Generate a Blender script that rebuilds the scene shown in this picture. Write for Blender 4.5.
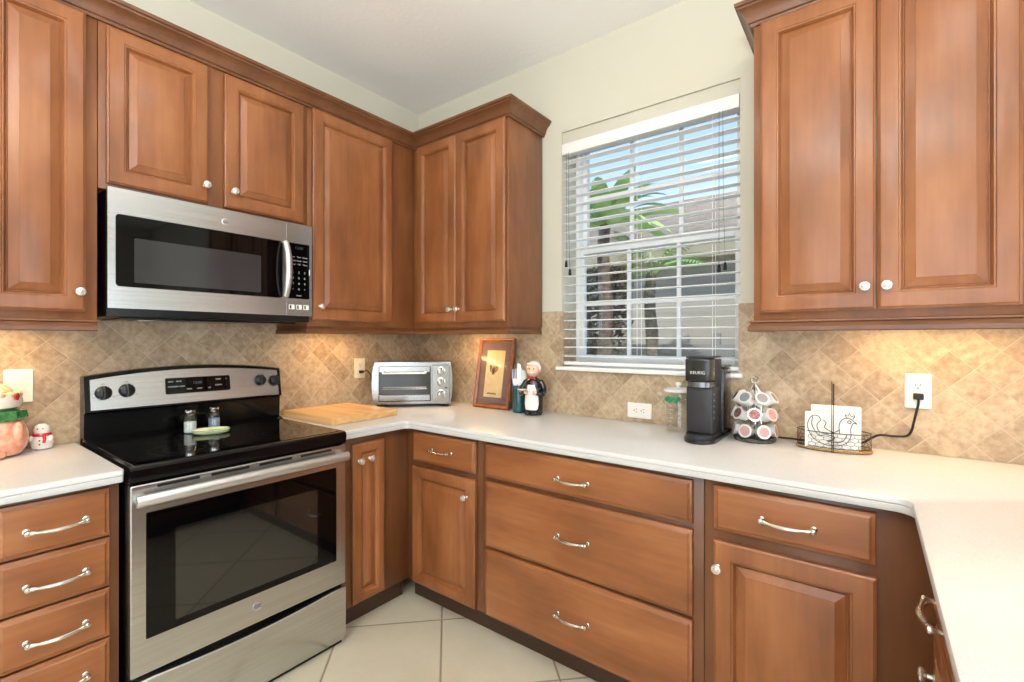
import bpy, bmesh, math, random
from mathutils import Vector, Matrix
random.seed(7)
for o in list(bpy.data.objects): bpy.data.objects.remove(o, do_unlink=True)
scene = bpy.context.scene
COL = scene.collection
PI = math.pi

# ---------------------------------------------------------------- camera
cam_d = bpy.data.cameras.new('camera'); cam = bpy.data.objects.new('camera', cam_d); COL.objects.link(cam)
cam.location = (2.4852, -2.1996, 1.3143)
cam.rotation_euler = (PI/2, 0, math.radians(127.26 - 90))
cam_d.sensor_width = 36; cam_d.lens = 471/1024*36; cam_d.shift_y = -(341-339.9)/1024
cam_d.clip_start = 0.02; cam_d.clip_end = 200
scene.camera = cam

# ---------------------------------------------------------------- world, sun, large lights, exposure
scene.view_settings.view_transform = 'Standard'; scene.view_settings.look = 'None'
scene.view_settings.gamma = 1; scene.view_settings.use_curve_mapping = False
scene.view_settings.exposure = 0.0
w = bpy.data.worlds.new('sky'); scene.world = w; w.use_nodes = True
nt = w.node_tree; nt.nodes.clear()
out = nt.nodes.new('ShaderNodeOutputWorld'); bg = nt.nodes.new('ShaderNodeBackground')
tc = nt.nodes.new('ShaderNodeTexCoord'); sp = nt.nodes.new('ShaderNodeSeparateXYZ'); cr = nt.nodes.new('ShaderNodeValToRGB')
nt.links.new(tc.outputs['Generated'], sp.inputs[0]); nt.links.new(sp.outputs['Z'], cr.inputs[0])
cr.color_ramp.elements[0].position = 0.0; cr.color_ramp.elements[0].color = (0.52, 0.68, 0.90, 1)
cr.color_ramp.elements[1].position = 0.7; cr.color_ramp.elements[1].color = (0.20, 0.36, 0.72, 1)
nt.links.new(cr.outputs[0], bg.inputs[0]); bg.inputs[1].default_value = 1.9; nt.links.new(bg.outputs[0], out.inputs[0])

def area(name, loc, rot, sx, sy, power, color, spread=PI):
    l = bpy.data.lights.new(name, 'AREA'); l.shape = 'RECTANGLE'; l.size = sx; l.size_y = sy; l.energy = power; l.color = color; l.spread = spread
    o = bpy.data.objects.new(name, l); COL.objects.link(o); o.location = loc; o.rotation_euler = rot; return o
sun = bpy.data.lights.new('sun', 'SUN'); sun.energy = 5.5; sun.angle = 0.01; sun.color = (1, 0.95, 0.86)
so = bpy.data.objects.new('sun', sun); COL.objects.link(so); so.rotation_euler = (math.radians(42), 0, math.radians(28))
DAY = (0.86, 0.935, 1.0)
RX, RY, H = 6.3, -4.9, 2.87          # extents of the open-plan room
area('patio_daylight_right', (RX-0.06, -2.3, 1.2), (0, -PI/2, PI), 2.1, 3.2, 68, DAY).rotation_euler = (0, PI/2, 0)
area('patio_daylight_back', (3.1, RY+0.06, 1.2), (PI/2, 0, 0), 2.6, 2.1, 62, DAY)
WARMW = (1.0, 0.975, 0.94)
for i, (x, y) in enumerate([(1.55, -1.55), (2.9, -1.3), (1.6, -3.0), (3.4, -3.2)]):
    area('added_ceiling_fill', (x, y, H-0.07), (0, 0, 0), 0.45, 0.45, 3.2, WARMW)  # fill lights added at the ceiling, outside the view, to light the room

area('added_uplight', (2.5, -3.15, 1.86), (PI, 0, 0), 0.34, 0.34, 160, WARMW)  # upward light added behind the camera to brighten the ceiling

# ---------------------------------------------------------------- materials
MATS = {}
def lin(c):
    return tuple(((v/255)/12.92 if v/255 <= 0.04045 else ((v/255+0.055)/1.055)**2.4) for v in c) + (1,)
def mat(name, rgb=(200,200,200), rough=0.5, metal=0.0, coat=0.0, spec=0.5, trans=0.0, ior=1.45, alpha=1.0, noise=None, bump=None, emit=None):
    if name in MATS: return MATS[name]
    m = bpy.data.materials.new(name); m.use_nodes = True; n = m.node_tree; p = n.nodes['Principled BSDF']
    p.inputs['Base Color'].default_value = lin(rgb); p.inputs['Roughness'].default_value = rough; p.inputs['Metallic'].default_value = metal
    p.inputs['Coat Weight'].default_value = coat; p.inputs['Coat Roughness'].default_value = 0.15
    p.inputs['Specular IOR Level'].default_value = spec; p.inputs['Transmission Weight'].default_value = trans; p.inputs['IOR'].default_value = ior
    p.inputs['Alpha'].default_value = alpha
    if emit: p.inputs['Emission Color'].default_value = lin(emit[0]); p.inputs['Emission Strength'].default_value = emit[1]
    t = n.nodes.new('ShaderNodeTexCoord')
    if noise:      # (scale vec, rgb2, detail)
        mp = n.nodes.new('ShaderNodeMapping'); mp.inputs['Scale'].default_value = noise[0]
        nz = n.nodes.new('ShaderNodeTexNoise'); nz.inputs['Scale'].default_value = 1.0; nz.inputs['Detail'].default_value = 4
        r = n.nodes.new('ShaderNodeValToRGB'); r.color_ramp.elements[0].position = 0.35; r.color_ramp.elements[1].position = 0.65
        r.color_ramp.elements[0].color = lin(rgb); r.color_ramp.elements[1].color = lin(noise[1])
        n.links.new(t.outputs['Object'], mp.inputs[0]); n.links.new(mp.outputs[0], nz.inputs[0]); n.links.new(nz.outputs[0], r.inputs[0]); n.links.new(r.outputs[0], p.inputs['Base Color'])
    if bump:       # (scale vec, strength, distance)
        mp = n.nodes.new('ShaderNodeMapping'); mp.inputs['Scale'].default_value = bump[0]
        nz = n.nodes.new('ShaderNodeTexNoise'); nz.inputs['Scale'].default_value = 1.0; nz.inputs['Detail'].default_value = 3
        b = n.nodes.new('ShaderNodeBump'); b.inputs['Strength'].default_value = bump[1]; b.inputs['Distance'].default_value = bump[2]
        n.links.new(t.outputs['Object'], mp.inputs[0]); n.links.new(mp.outputs[0], nz.inputs[0]); n.links.new(nz.outputs[0], b.inputs['Height']); n.links.new(b.outputs[0], p.inputs['Normal'])
    MATS[name] = m; return m

def wood(name, horizontal=False, dark=1.0):
    m = bpy.data.materials.new(name); m.use_nodes = True; n = m.node_tree; p = n.nodes['Principled BSDF']; L = n.links.new
    t = n.nodes.new('ShaderNodeTexCoord'); oi = n.nodes.new('ShaderNodeObjectInfo')
    off = n.nodes.new('ShaderNodeVectorMath'); off.operation = 'ADD'
    mul = n.nodes.new('ShaderNodeMath'); mul.operation = 'MULTIPLY'; mul.inputs[1].default_value = 37.0
    L(oi.outputs['Random'], mul.inputs[0]); L(t.outputs['Object'], off.inputs[0]); L(mul.outputs[0], off.inputs[1])
    def nz(scale, detail, rough=0.55):
        mp = n.nodes.new('ShaderNodeMapping'); mp.inputs['Scale'].default_value = scale; L(off.outputs[0], mp.inputs[0])
        z = n.nodes.new('ShaderNodeTexNoise'); z.inputs['Scale'].default_value = 1; z.inputs['Detail'].default_value = detail; z.inputs['Roughness'].default_value = rough
        L(mp.outputs[0], z.inputs[0]); return z
    g = (3, 60, 60) if horizontal else (60, 60, 3)
    b = (2.2, 7, 7) if horizontal else (7, 7, 2.2)
    z1 = nz(g, 5); z2 = nz(b, 3)
    mx = n.nodes.new('ShaderNodeMath'); mx.operation = 'MULTIPLY_ADD'; mx.inputs[1].default_value = 0.22
    m2 = n.nodes.new('ShaderNodeMath'); m2.operation = 'MULTIPLY'; m2.inputs[1].default_value = 0.78
    L(z2.outputs[0], m2.inputs[0]); L(z1.outputs[0], mx.inputs[0]); L(m2.outputs[0], mx.inputs[2])
    r = n.nodes.new('ShaderNodeValToRGB'); e = r.color_ramp.elements
    c0, c1, c2 = (112,65,33), (137,83,45), (160,104,63)
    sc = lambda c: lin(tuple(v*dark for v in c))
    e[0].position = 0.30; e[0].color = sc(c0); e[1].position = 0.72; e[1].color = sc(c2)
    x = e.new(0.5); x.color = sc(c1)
    L(mx.outputs[0], r.inputs[0]); L(r.outputs[0], p.inputs['Base Color'])
    p.inputs['Roughness'].default_value = 0.42; p.inputs['Coat Weight'].default_value = 0.35; p.inputs['Coat Roughness'].default_value = 0.16; p.inputs['Specular IOR Level'].default_value = 0.35
    MATS[name] = m; return m
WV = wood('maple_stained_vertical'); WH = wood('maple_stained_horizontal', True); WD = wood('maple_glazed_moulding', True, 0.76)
WU = wood('maple_upper_frame', False, 0.92); WK = wood('dark_toe_kick', True, 0.42); WB = wood('maple_base_shaded', False, 0.76)  # WB: base frame maple darkened, its shade is put into the colour

def tile_mat(name, axis, size, c1, c2, mortar, mortar_w, rot45=True, off=(0, 0), stain=(150,120,85), rough=0.45, bumpd=0.0015):
    """axis 'xz','yz','xy' plane of the tiled surface; square tiles set diagonally"""
    m = bpy.data.materials.new(name); m.use_nodes = True; n = m.node_tree; p = n.nodes['Principled BSDF']; L = n.links.new
    g = n.nodes.new('ShaderNodeNewGeometry'); s = n.nodes.new('ShaderNodeSeparateXYZ'); L(g.outputs['Position'], s.inputs[0])
    a, b = s.outputs[axis[0].upper()], s.outputs[axis[1].upper()]
    def ma(op, i, j):
        q = n.nodes.new('ShaderNodeMath'); q.operation = op
        for k, v in ((0, i), (1, j)):
            if isinstance(v, (int, float)): q.inputs[k].default_value = v
            else: L(v, q.inputs[k])
        return q.outputs[0]
    if rot45:
        u = ma('MULTIPLY', ma('ADD', a, b), 0.70710678); v = ma('MULTIPLY', ma('SUBTRACT', a, b), 0.70710678)
    else: u, v = a, b
    u = ma('ADD', u, off[0]); v = ma('ADD', v, off[1])
    def grout(c):     # distance to the nearest joint
        f = ma('FRACT', ma('DIVIDE', c, size), 0); d = ma('ABSOLUTE', ma('SUBTRACT', f, 0.5), 0)
        return d
    d = ma('MAXIMUM', grout(u), grout(v))
    mr = n.nodes.new('ShaderNodeMapRange'); mr.inputs[1].default_value = 0.5-mortar_w/size; mr.inputs[2].default_value = 0.5-0.45*mortar_w/size
    L(d, mr.inputs[0])
    iu = ma('FLOOR', ma('DIVIDE', u, size), 0); iv = ma('FLOOR', ma('DIVIDE', v, size), 0)
    cx = n.nodes.new('ShaderNodeCombineXYZ'); L(iu, cx.inputs[0]); L(iv, cx.inputs[1])
    wn = n.nodes.new('ShaderNodeTexWhiteNoise'); wn.noise_dimensions = '2D'; L(cx.outputs[0], wn.inputs['Vector'])
    z = n.nodes.new('ShaderNodeTexNoise'); z.inputs['Scale'].default_value = 42 if size < 0.2 else 5; z.inputs['Detail'].default_value = 6; z.inputs['Roughness'].default_value = 0.65
    offv = n.nodes.new('ShaderNodeVectorMath'); offv.operation = 'MULTIPLY_ADD'; L(wn.outputs['Color'], offv.inputs[0]); offv.inputs[1].default_value = (7, 7, 7); L(g.outputs['Position'], offv.inputs[2])
    L(offv.outputs[0], z.inputs[0])
    z2 = n.nodes.new('ShaderNodeTexNoise'); z2.inputs['Scale'].default_value = 6; z2.inputs['Detail'].default_value = 2; L(offv.outputs[0], z2.inputs[0])
    t = ma('ADD', ma('MULTIPLY', wn.outputs['Value'], 0.20), ma('MULTIPLY', z.outputs[0], 0.82))
    r = n.nodes.new('ShaderNodeValToRGB'); e = r.color_ramp.elements
    e[0].position = 0.30; e[0].color = lin(c1); e[1].position = 0.70; e[1].color = lin(c2); L(t, r.inputs[0])
    st = n.nodes.new('ShaderNodeValToRGB'); st.color_ramp.elements[0].position = 0.60; st.color_ramp.elements[0].color = (0,0,0,1); st.color_ramp.elements[1].position = 0.78; st.color_ramp.elements[1].color = (0.4,0.4,0.4,1)
    L(z2.outputs[0], st.inputs[0])
    m1 = n.nodes.new('ShaderNodeMixRGB'); L(st.outputs[0], m1.inputs[0]); L(r.outputs[0], m1.inputs[1]); m1.inputs[2].default_value = lin(stain)
    m2 = n.nodes.new('ShaderNodeMixRGB'); L(mr.outputs[0], m2.inputs[0]); L(m1.outputs[0], m2.inputs[1]); m2.inputs[2].default_value = lin(mortar)
    L(m2.outputs[0], p.inputs['Base Color']); p.inputs['Roughness'].default_value = rough
    bp = n.nodes.new('ShaderNodeBump'); bp.invert = True; bp.inputs['Strength'].default_value = 0.6; bp.inputs['Distance'].default_value = bumpd
    L(mr.outputs[0], bp.inputs['Height']); L(bp.outputs[0], p.inputs['Normal'])
    MATS[name] = m; return m
T1, T2, TM, TS = (140,117,90), (198,177,147), (190,173,146), (138,108,78)
TILE_X = tile_mat('travertine_window_wall', 'xz', 0.0885, T1, T2, TM, 0.0022, off=(0.02, 0.055), stain=TS)
TILE_Y = tile_mat('travertine_range_wall', 'yz', 0.0885, T1, T2, TM, 0.0022, off=(0.03, 0.02), stain=TS)
S2 = 0.70710678
FLOOR = tile_mat('porcelain_floor_tile', 'xy', 0.4572, (192,185,163), (204,197,177), (138,126,104), 0.006, off=(-0.245*S2, -1.523*S2), stain=(196,188,166), rough=0.28, bumpd=0.001)

PAINT = mat('cream_wall_paint', (205,201,184), 0.85, bump=((180,180,180), 0.15, 0.002))
CEIL = mat('ceiling_paint', (242,240,236), 0.9, bump=((45,45,45), 0.35, 0.004))
TRIMW = mat('white_trim_paint', (242,242,238), 0.45)
VINYL = mat('white_vinyl', (250,250,248), 0.4)
SLAT = mat('white_blind_slat', (248,248,244), 0.5)
def speck(name, rgb, rgb2, rough):
    return mat(name, rgb, rough, noise=((400,400,400), rgb2))
COUNTER = speck('solid_surface_counter', (200,199,197), (212,211,209), 0.22)
STEEL = mat('brushed_stainless', (200,200,200), 0.26, 1.0, noise=((2,2,260), (188,187,186)))
STEELD = mat('stainless_smooth', (188,186,182), 0.16, 1.0)
CHROME = mat('chrome', (225,225,225), 0.06, 1.0)
NICKEL = mat('satin_nickel', (214,208,198), 0.24, 1.0)
KNOBM = mat('pewter_white_knob', (218,212,202), 0.25, 0.75)
BLACKG = mat('black_glass', (4,4,5), 0.04, coat=0.0, spec=0.32)
BLACKP = mat('black_plastic', (9,9,10), 0.3)
BLACKM = mat('black_enamel', (7,7,8), 0.14, coat=0.0, spec=0.35)
GREYSCREEN = mat('grey_oven_screen', (44,44,46), 0.10, spec=0.7)
OVENWIN = mat('oven_inner_window', (27,26,23), 0.04, spec=1.0)
DARK = mat('dark_void', (10,9,8), 0.8)
WHITEP = mat('white_plastic', (240,238,230), 0.35)
IVORY = mat('ivory_plastic', (232,222,196), 0.35)
RUBBER = mat('black_rubber', (14,13,13), 0.55)
PRINT = mat('pale_print', (196,198,200), 0.5)
PRINTD = mat('grey_print', (120,120,120), 0.5)
GLASS = mat('clear_glass', (250,252,252), 0.02, trans=1.0, ior=1.45)
def thin_glass(name, tint=(0.93,0.97,0.97), gloss=0.1, gf=0.12):
    m = bpy.data.materials.new(name); m.use_nodes = True; n = m.node_tree; n.nodes.clear()
    o = n.nodes.new('ShaderNodeOutputMaterial'); t = n.nodes.new('ShaderNodeBsdfTransparent'); g = n.nodes.new('ShaderNodeBsdfGlossy'); x = n.nodes.new('ShaderNodeMixShader')
    t.inputs[0].default_value = tint+(1,); g.inputs['Roughness'].default_value = gloss; g.inputs[0].default_value = (1,1,1,1)
    lw = n.nodes.new('ShaderNodeLayerWeight'); lw.inputs[0].default_value = 0.5
    pw = n.nodes.new('ShaderNodeMath'); pw.operation = 'POWER'; pw.inputs[1].default_value = 3.0; ml = n.nodes.new('ShaderNodeMath'); ml.operation = 'MULTIPLY_ADD'; ml.inputs[1].default_value = min(0.9, gf*3.0); ml.inputs[2].default_value = 0.05
    n.links.new(lw.outputs['Facing'], pw.inputs[0]); n.links.new(pw.outputs[0], ml.inputs[0]); n.links.new(ml.outputs[0], x.inputs[0]); n.links.new(t.outputs[0], x.inputs[1]); n.links.new(g.outputs[0], x.inputs[2]); n.links.new(x.outputs[0], o.inputs[0])
    MATS[name] = m; return m
PANE = thin_glass('window_pane_glass', (0.95,0.97,0.97), 0.02, 0.08)
TGLASS = thin_glass('thin_clear_glass', (0.88,0.93,0.92), 0.03, 0.35)
TEALG = thin_glass('thin_teal_glass', (0.10,0.34,0.36), 0.04, 0.35)
WIRE = mat('dark_bronze_wire', (58,48,38), 0.4, 0.6)
BOARD = mat('butcher_block_maple', (206,158,100), 0.42, noise=((2,26,60), (224,184,128)))
ROPE = mat('woven_rope', (176,142,88), 0.8, noise=((220,220,220), (128,98,58)))
PAPER = mat('white_paper', (244,242,236), 0.8)
PINK = mat('pink_glazed_ceramic', (222,142,112), 0.15, coat=0.6, noise=((45,45,45), (238,178,150)))
GREEN = mat('green_glazed_ceramic', (34,96,52), 0.2, coat=0.5, noise=((90,90,90), (70,140,78)))
CERW = mat('white_glazed_ceramic', (240,236,228), 0.15, coat=0.6)
RED = mat('red_glaze', (190,34,44), 0.25, coat=0.4)
CERB = mat('black_glazed_ceramic', (18,18,24), 0.15, coat=0.6)
SKIN = mat('painted_skin_glaze', (232,190,160), 0.25, coat=0.4)
FRAMEW = mat('walnut_picture_frame', (122,66,30), 0.35, coat=0.3, noise=((30,30,30), (150,88,44)))

# ---------------------------------------------------------------- mesh helpers
def T(x=0, y=0, z=0): return Matrix.Translation((x, y, z))
def box(bm, x0, x1, y0, y1, z0, z1, bev=0.0, M=None, seg=2):
    vs = [bm.verts.new(v) for v in ((x0,y0,z0),(x1,y0,z0),(x1,y1,z0),(x0,y1,z0),(x0,y0,z1),(x1,y0,z1),(x1,y1,z1),(x0,y1,z1))]
    fs = [bm.faces.new([vs[i] for i in f]) for f in ((0,3,2,1),(4,5,6,7),(0,1,5,4),(1,2,6,5),(2,3,7,6),(3,0,4,7))]
    if bev:
        es = list({e for f in fs for e in f.edges})
        r = bmesh.ops.bevel(bm, geom=es, offset=bev, segments=seg, profile=0.5, affect='EDGES')
        vs = list({v for f in r['faces'] for v in f.verts} | {v for v in vs if v.is_valid})
    if M is not None: bmesh.ops.transform(bm, matrix=M, verts=vs)
    return vs
def lathe(bm, prof, n=24, M=None, capb=True, capt=True):
    rings = []
    for r, z in prof:
        rings.append([bm.verts.new((r*math.cos(2*PI*i/n), r*math.sin(2*PI*i/n), z)) for i in range(n)])
    for a, b in zip(rings, rings[1:]):
        for i in range(n): bm.faces.new((a[i], a[(i+1)%n], b[(i+1)%n], b[i]))
    if capb: bm.faces.new(rings[0][::-1])
    if capt: bm.faces.new(rings[-1])
    vs = [v for r in rings for v in r]
    if M is not None: bmesh.ops.transform(bm, matrix=M, verts=vs)
    return vs
def ball(bm, c, r, sc=(1,1,1), seg=16, rings=10, M=None):
    m = T(*c) @ Matrix.Diagonal((r*sc[0], r*sc[1], r*sc[2], 1))
    if M is not None: m = M @ m
    return bmesh.ops.create_uvsphere(bm, u_segments=seg, v_segments=rings, radius=1, matrix=m)['verts']
def tube(bm, pts, r, n=8, closed=False):
    """r: number or list of radii; parallel-transport frame"""
    pts = [Vector(p) for p in pts]; N = len(pts); rs = r if isinstance(r, (list, tuple)) else [r]*N
    tg = []
    for i in range(N):
        a = pts[(i-1) % N] if (closed or i > 0) else pts[i]; b = pts[(i+1) % N] if (closed or i < N-1) else pts[i]
        tg.append((b-a).normalized())
    up = Vector((0,0,1)) if abs(tg[0].z) < 0.9 else Vector((1,0,0))
    u = tg[0].cross(up).normalized(); rings = []
    for i in range(N):
        u = (u - tg[i]*u.dot(tg[i])).normalized(); v = tg[i].cross(u)
        rings.append([bm.verts.new(pts[i] + (u*math.cos(2*PI*k/n) + v*math.sin(2*PI*k/n))*rs[i]) for k in range(n)])
    m = N if closed else N-1
    for i in range(m):
        a, b = rings[i], rings[(i+1) % N]
        for k in range(n): bm.faces.new((a[k], a[(k+1)%n], b[(k+1)%n], b[k]))
    if not closed: bm.faces.new(rings[0][::-1]); bm.faces.new(rings[-1])
def smooth_pts(pts, k=6):
    P = [Vector(p) for p in pts]; o = []
    for i in range(len(P)-1):
        p0 = P[max(i-1,0)]; p1 = P[i]; p2 = P[i+1]; p3 = P[min(i+2,len(P)-1)]
        for j in range(k):
            t = j/k
            o.append(0.5*((2*p1)+(p2-p0)*t+(2*p0-5*p1+4*p2-p3)*t*t+(-p0+3*p1-3*p2+p3)*t**3))
    o.append(P[-1]); return o
def prism(bm, poly, d0, d1, plane='xz', M=None):
    """poly in plane; extruded along the remaining axis"""
    def P(a, b, d): return {'xz': (a, d, b), 'xy': (a, b, d), 'yz': (d, a, b)}[plane]
    A = [bm.verts.new(P(a, b, d0)) for a, b in poly]; B = [bm.verts.new(P(a, b, d1)) for a, b in poly]
    n = len(poly); bm.faces.new(A[::-1]); bm.faces.new(B)
    for i in range(n): bm.faces.new((A[i], A[(i+1)%n], B[(i+1)%n], B[i]))
    if M is not None: bmesh.ops.transform(bm, matrix=M, verts=A+B)
def rrect(x0, x1, z0, z1, r, k=5):
    o = []
    for cx, cz, a0 in ((x1-r, z0+r, -PI/2), (x1-r, z1-r, 0), (x0+r, z1-r, PI/2), (x0+r, z0+r, PI)):
        for i in range(k+1):
            a = a0 + PI/2*i/k; o.append((cx+r*math.cos(a), cz+r*math.sin(a)))
    return o
def rplate(bm, x0, x1, z0, z1, yb, yf, r, bev=0.001):
    """rounded plate facing -Y, back at yb front at yf (yf<yb)"""
    a = rrect(x0, x1, z0, z1, r); b = rrect(x0+bev, x1-bev, z0+bev, z1-bev, max(r-bev, 1e-4))
    L = [[bm.verts.new((p, y, q)) for p, q in pl] for pl, y in ((a, yb), (a, yf+bev), (b, yf))]
    n = len(a)
    for u, v in zip(L, L[1:]):
        for i in range(n): bm.faces.new((u[i], u[(i+1)%n], v[(i+1)%n], v[i]))
    bm.faces.new(L[0][::-1]); bm.faces.new(L[-1])
def smooth(me, ang=40):
    me.polygons.foreach_set('use_smooth', [True]*len(me.polygons))
    try: me.set_sharp_from_angle(angle=math.radians(ang))
    except Exception: pass
def obj(name, bm, m, parent=None, sm=True, label=None, ang=35):
    bmesh.ops.recalc_face_normals(bm, faces=bm.faces)
    me = bpy.data.meshes.new(name); bm.to_mesh(me); bm.free()
    if sm: smooth(me, ang)
    for k in (m if isinstance(m, (list, tuple)) else [m]): me.materials.append(k)
    o = bpy.data.objects.new(name, me); COL.objects.link(o)
    if parent is not None: o.parent = parent
    if label: o['label'] = label
    return o
def NB(): return bmesh.new()
def thing(name, label, cat, loc=(0,0,0), rz=0, group=None):
    o = bpy.data.objects.new(name, None); COL.objects.link(o); o.location = loc; o.rotation_euler = (0,0,rz)
    o.empty_display_size = 0.05; tag(o, label, cat, group); return o
def tag(o, label, cat, group=None, kind=None):
    o['label'] = label; o['category'] = cat
    if group: o['group'] = group
    if kind: o['kind'] = kind
    return o
def struct(name, bm, m, sm=False):
    o = obj(name, bm, m, None, sm); o['kind'] = 'structure'; return o
def at(o, x, y, z, rz=0): o.location = (x, y, z); o.rotation_euler = (0, 0, rz); return o
def text(s, size, M, m, parent, name='lettering', depth=0.0004, bold=False):
    cu = bpy.data.curves.new('t', 'FONT'); cu.body = s; cu.size = size; cu.extrude = depth; cu.align_x = 'CENTER'; cu.align_y = 'CENTER'
    if bold: cu.offset = size*0.02
    cu.resolution_u = 3
    to = bpy.data.objects.new('t', cu); COL.objects.link(to)
    dg = bpy.context.evaluated_depsgraph_get(); me = bpy.data.meshes.new_from_object(to.evaluated_get(dg))
    bpy.data.objects.remove(to, do_unlink=True); bpy.data.curves.remove(cu)
    me.transform(M); me.materials.clear(); me.materials.append(m)
    o = bpy.data.objects.new(name, me); COL.objects.link(o)
    if parent is not None: o.parent = parent
    return o
FACE = Matrix.Rotation(PI/2, 4, 'X')     # text lying in XY -> standing in XZ and facing -Y

# ---------------------------------------------------------------- room shell
WX0, WX1, WZ0, WZ1 = 1.150, 2.041, 1.172, 2.440
JD = 0.26                                            # wall thickness at the window
def wall_x(name, y0, y1, x0, x1, hole=None, m=PAINT):
    b = NB()
    if hole:
        a0, a1, z0, z1 = hole
        box(b, x0, a0, y0, y1, 0, H); box(b, a1, x1, y0, y1, 0, H); box(b, a0, a1, y0, y1, 0, z0); box(b, a0, a1, y0, y1, z1, H)
    else: box(b, x0, x1, y0, y1, 0, H)
    return struct(name, b, m)
wall_x('wall_back', 0, JD, -0.15, RX+0.15, (WX0, WX1, WZ0-0.022, WZ1))
b = NB(); box(b, -0.15, 0, RY-0.15, 0, 0, H); struct('wall_left', b, PAINT)
b = NB()
box(b, RX, RX+0.15, RY, 0, 2.3, H); box(b, RX, RX+0.15, RY, -4.0, 0, 2.3); box(b, RX, RX+0.15, -0.6, 0, 0, 2.3); struct('wall_right', b, PAINT)
b = NB()
box(b, 0, RX, RY-0.15, RY, 2.3, H); box(b, 0, 1.7, RY-0.15, RY, 0, 2.3); box(b, 4.5, RX, RY-0.15, RY, 0, 2.3); struct('wall_front', b, PAINT)
b = NB(); box(b, -0.15, RX+0.15, RY-0.15, JD, -0.1, 0); struct('floor', b, FLOOR)
b = NB(); box(b, -0.15, RX+0.15, RY-0.15, JD, H, H+0.12); struct('ceiling', b, CEIL)
# patio doors behind and right of the camera (they light the room)
def patio(name, w, axis):
    f = NB(); h = 2.28; t = 0.07
    box(f, 0, w, -0.04, 0.04, 0, t, 0.004); box(f, 0, w, -0.04, 0.04, h-t, h, 0.004)
    for x in (0, w/2-t/2, w-t): box(f, x, x+t, -0.035, 0.035, t, h-t, 0.004)
    o = struct(name, f, VINYL)
    g = NB(); box(g, t, w/2-t/2, -0.005, 0.005, t, h-t); p = obj('pane', g, PANE, o, False)
    g = NB(); box(g, w/2+t/2, w-t, -0.005, 0.005, t, h-t); obj('pane', g, PANE, o, False)
    return o
at(patio('door_1', 3.36, 0), RX+0.05, -3.98, 0.005, PI/2)
at(patio('door_2', 2.76, 0), 1.72, RY-0.05, 0.005, 0)

# ---------------------------------------------------------------- window
def build_window():
    y0, y1 = 0.150, 0.235
    f = NB(); t = 0.020
    X0, X1, Z0, Z1 = WX0+0.002, WX1-0.002, WZ0+0.002, WZ1-0.002
    box(f, X0, X0+t, y0, y1, Z0, Z1, 0.003); box(f, X1-t, X1, y0, y1, Z0, Z1, 0.003)
    box(f, X0+t, X1-t, y0, y1, Z0, Z0+0.02, 0.003); box(f, X0+t, X1-t, y0, y1, Z1-t, Z1, 0.003)
    win = struct('window_1', f, VINYL, True)
    a, c = X0+t+0.001, X1-t-0.001
    def sash(name, z0, z1, ya, yb, bot, top):
        s = NB(); st = 0.029 
        box(s, a, a+st, ya, yb, z0, z1, 0.003); box(s, c-st, c, ya, yb, z0, z1, 0.003)
        box(s, a+st, c-st, ya, yb, z0, z0+bot, 0.003); box(s, a+st, c-st, ya, yb, z1-top, z1, 0.003)
        g0, g1 = a+st, c-st; w_ = (g1-g0)/3
        for k in (1, 2): box(s, g0+k*w_-0.010, g0+k*w_+0.010, ya+0.008, yb-0.008, z0+bot, z1-top, 0.003)
        zm = (z0+bot+z1-top)/2
        box(s, g0, g1, ya+0.009, yb-0.009, zm-0.010, zm+0.010, 0.003)
        o = obj(name, s, VINYL, win)
        p = NB(); box(p, g0, g1, (ya+yb)/2-0.002, (ya+yb)/2+0.002, z0+bot, z1-top); obj('pane', p, PANE, o, False)
    sash('lower_sash', Z0+0.021, 1.842, 0.155, 0.190, 0.036, 0.046)
    sash('upper_sash', 1.800, Z1-t-0.001, 0.193, 0.228, 0.040, 0.03)
    return win
build_window()
b = NB(); box(b, WX0-0.022, WX1+0.012, -0.030, -0.0005, WZ0-0.021, WZ0, 0.005); box(b, WX0+0.001, WX1-0.001, -0.002, 0.149, WZ0-0.021, WZ0, 0.0)
struct('trim_1', b, TRIMW, True)
b = NB(); box(b, WX0+0.001, WX1-0.001, 0.008, 0.066, 2.3735, WZ1-0.0005, 0.004); struct('trim_2', b, PAINT, True)
# blinds, mounted inside the opening
bl = thing('window_blind', 'white horizontal slat blind lowered over the kitchen window', 'blind', ((WX0+WX1)/2, 0.036, WZ0))
def BX(bm, x0, x1, y0, y1, z0, z1, bev=0, ): box(bm, x0-(WX0+WX1)/2, x1-(WX0+WX1)/2, y0-0.036, y1-0.036, z0-WZ0, z1-WZ0, bev)
b = NB(); BX(b, WX0+0.004, WX1-0.004, 0.004, 0.064, 2.322, 2.372, 0.003); BX(b, WX0+0.003, WX1-0.003, -0.004, 0.003, 2.314, 2.373, 0.002); obj('headrail', b, TRIMW, bl)
b = NB()
z = 2.282
while z > 1.225:
    for k in range(1):
        ya, yb, sg = -0.025, 0.025, 0.003
        A = [(ya, 0), (ya/2, sg*0.8), (0, sg), (yb/2, sg*0.8), (yb, 0)]
        pl = [(y, z-WZ0+q+0.0013) for y, q in A] + [(y, z-WZ0+q-0.0013) for y, q in A[::-1]]
        prism(b, pl, WX0+0.008-(WX0+WX1)/2, WX1-0.006-(WX0+WX1)/2, 'yz')
    z -= 0.048
obj('slats', b, SLAT, bl, True, ang=60)
b = NB(); BX(b, WX0+0.008, WX1-0.006, 0.011, 0.061, 1.180, 1.198, 0.003); obj('bottom_rail', b, TRIMW, bl)
b = NB()
for x in (WX0+0.10, (WX0+WX1)/2-0.02, WX1-0.115):
    for y in (0.009, 0.063):
        tube(b, [(x-(WX0+WX1)/2, y-0.036, 2.323-WZ0), (x-(WX0+WX1)/2, y-0.036, 1.196-WZ0)], 0.0011, 5)
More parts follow.
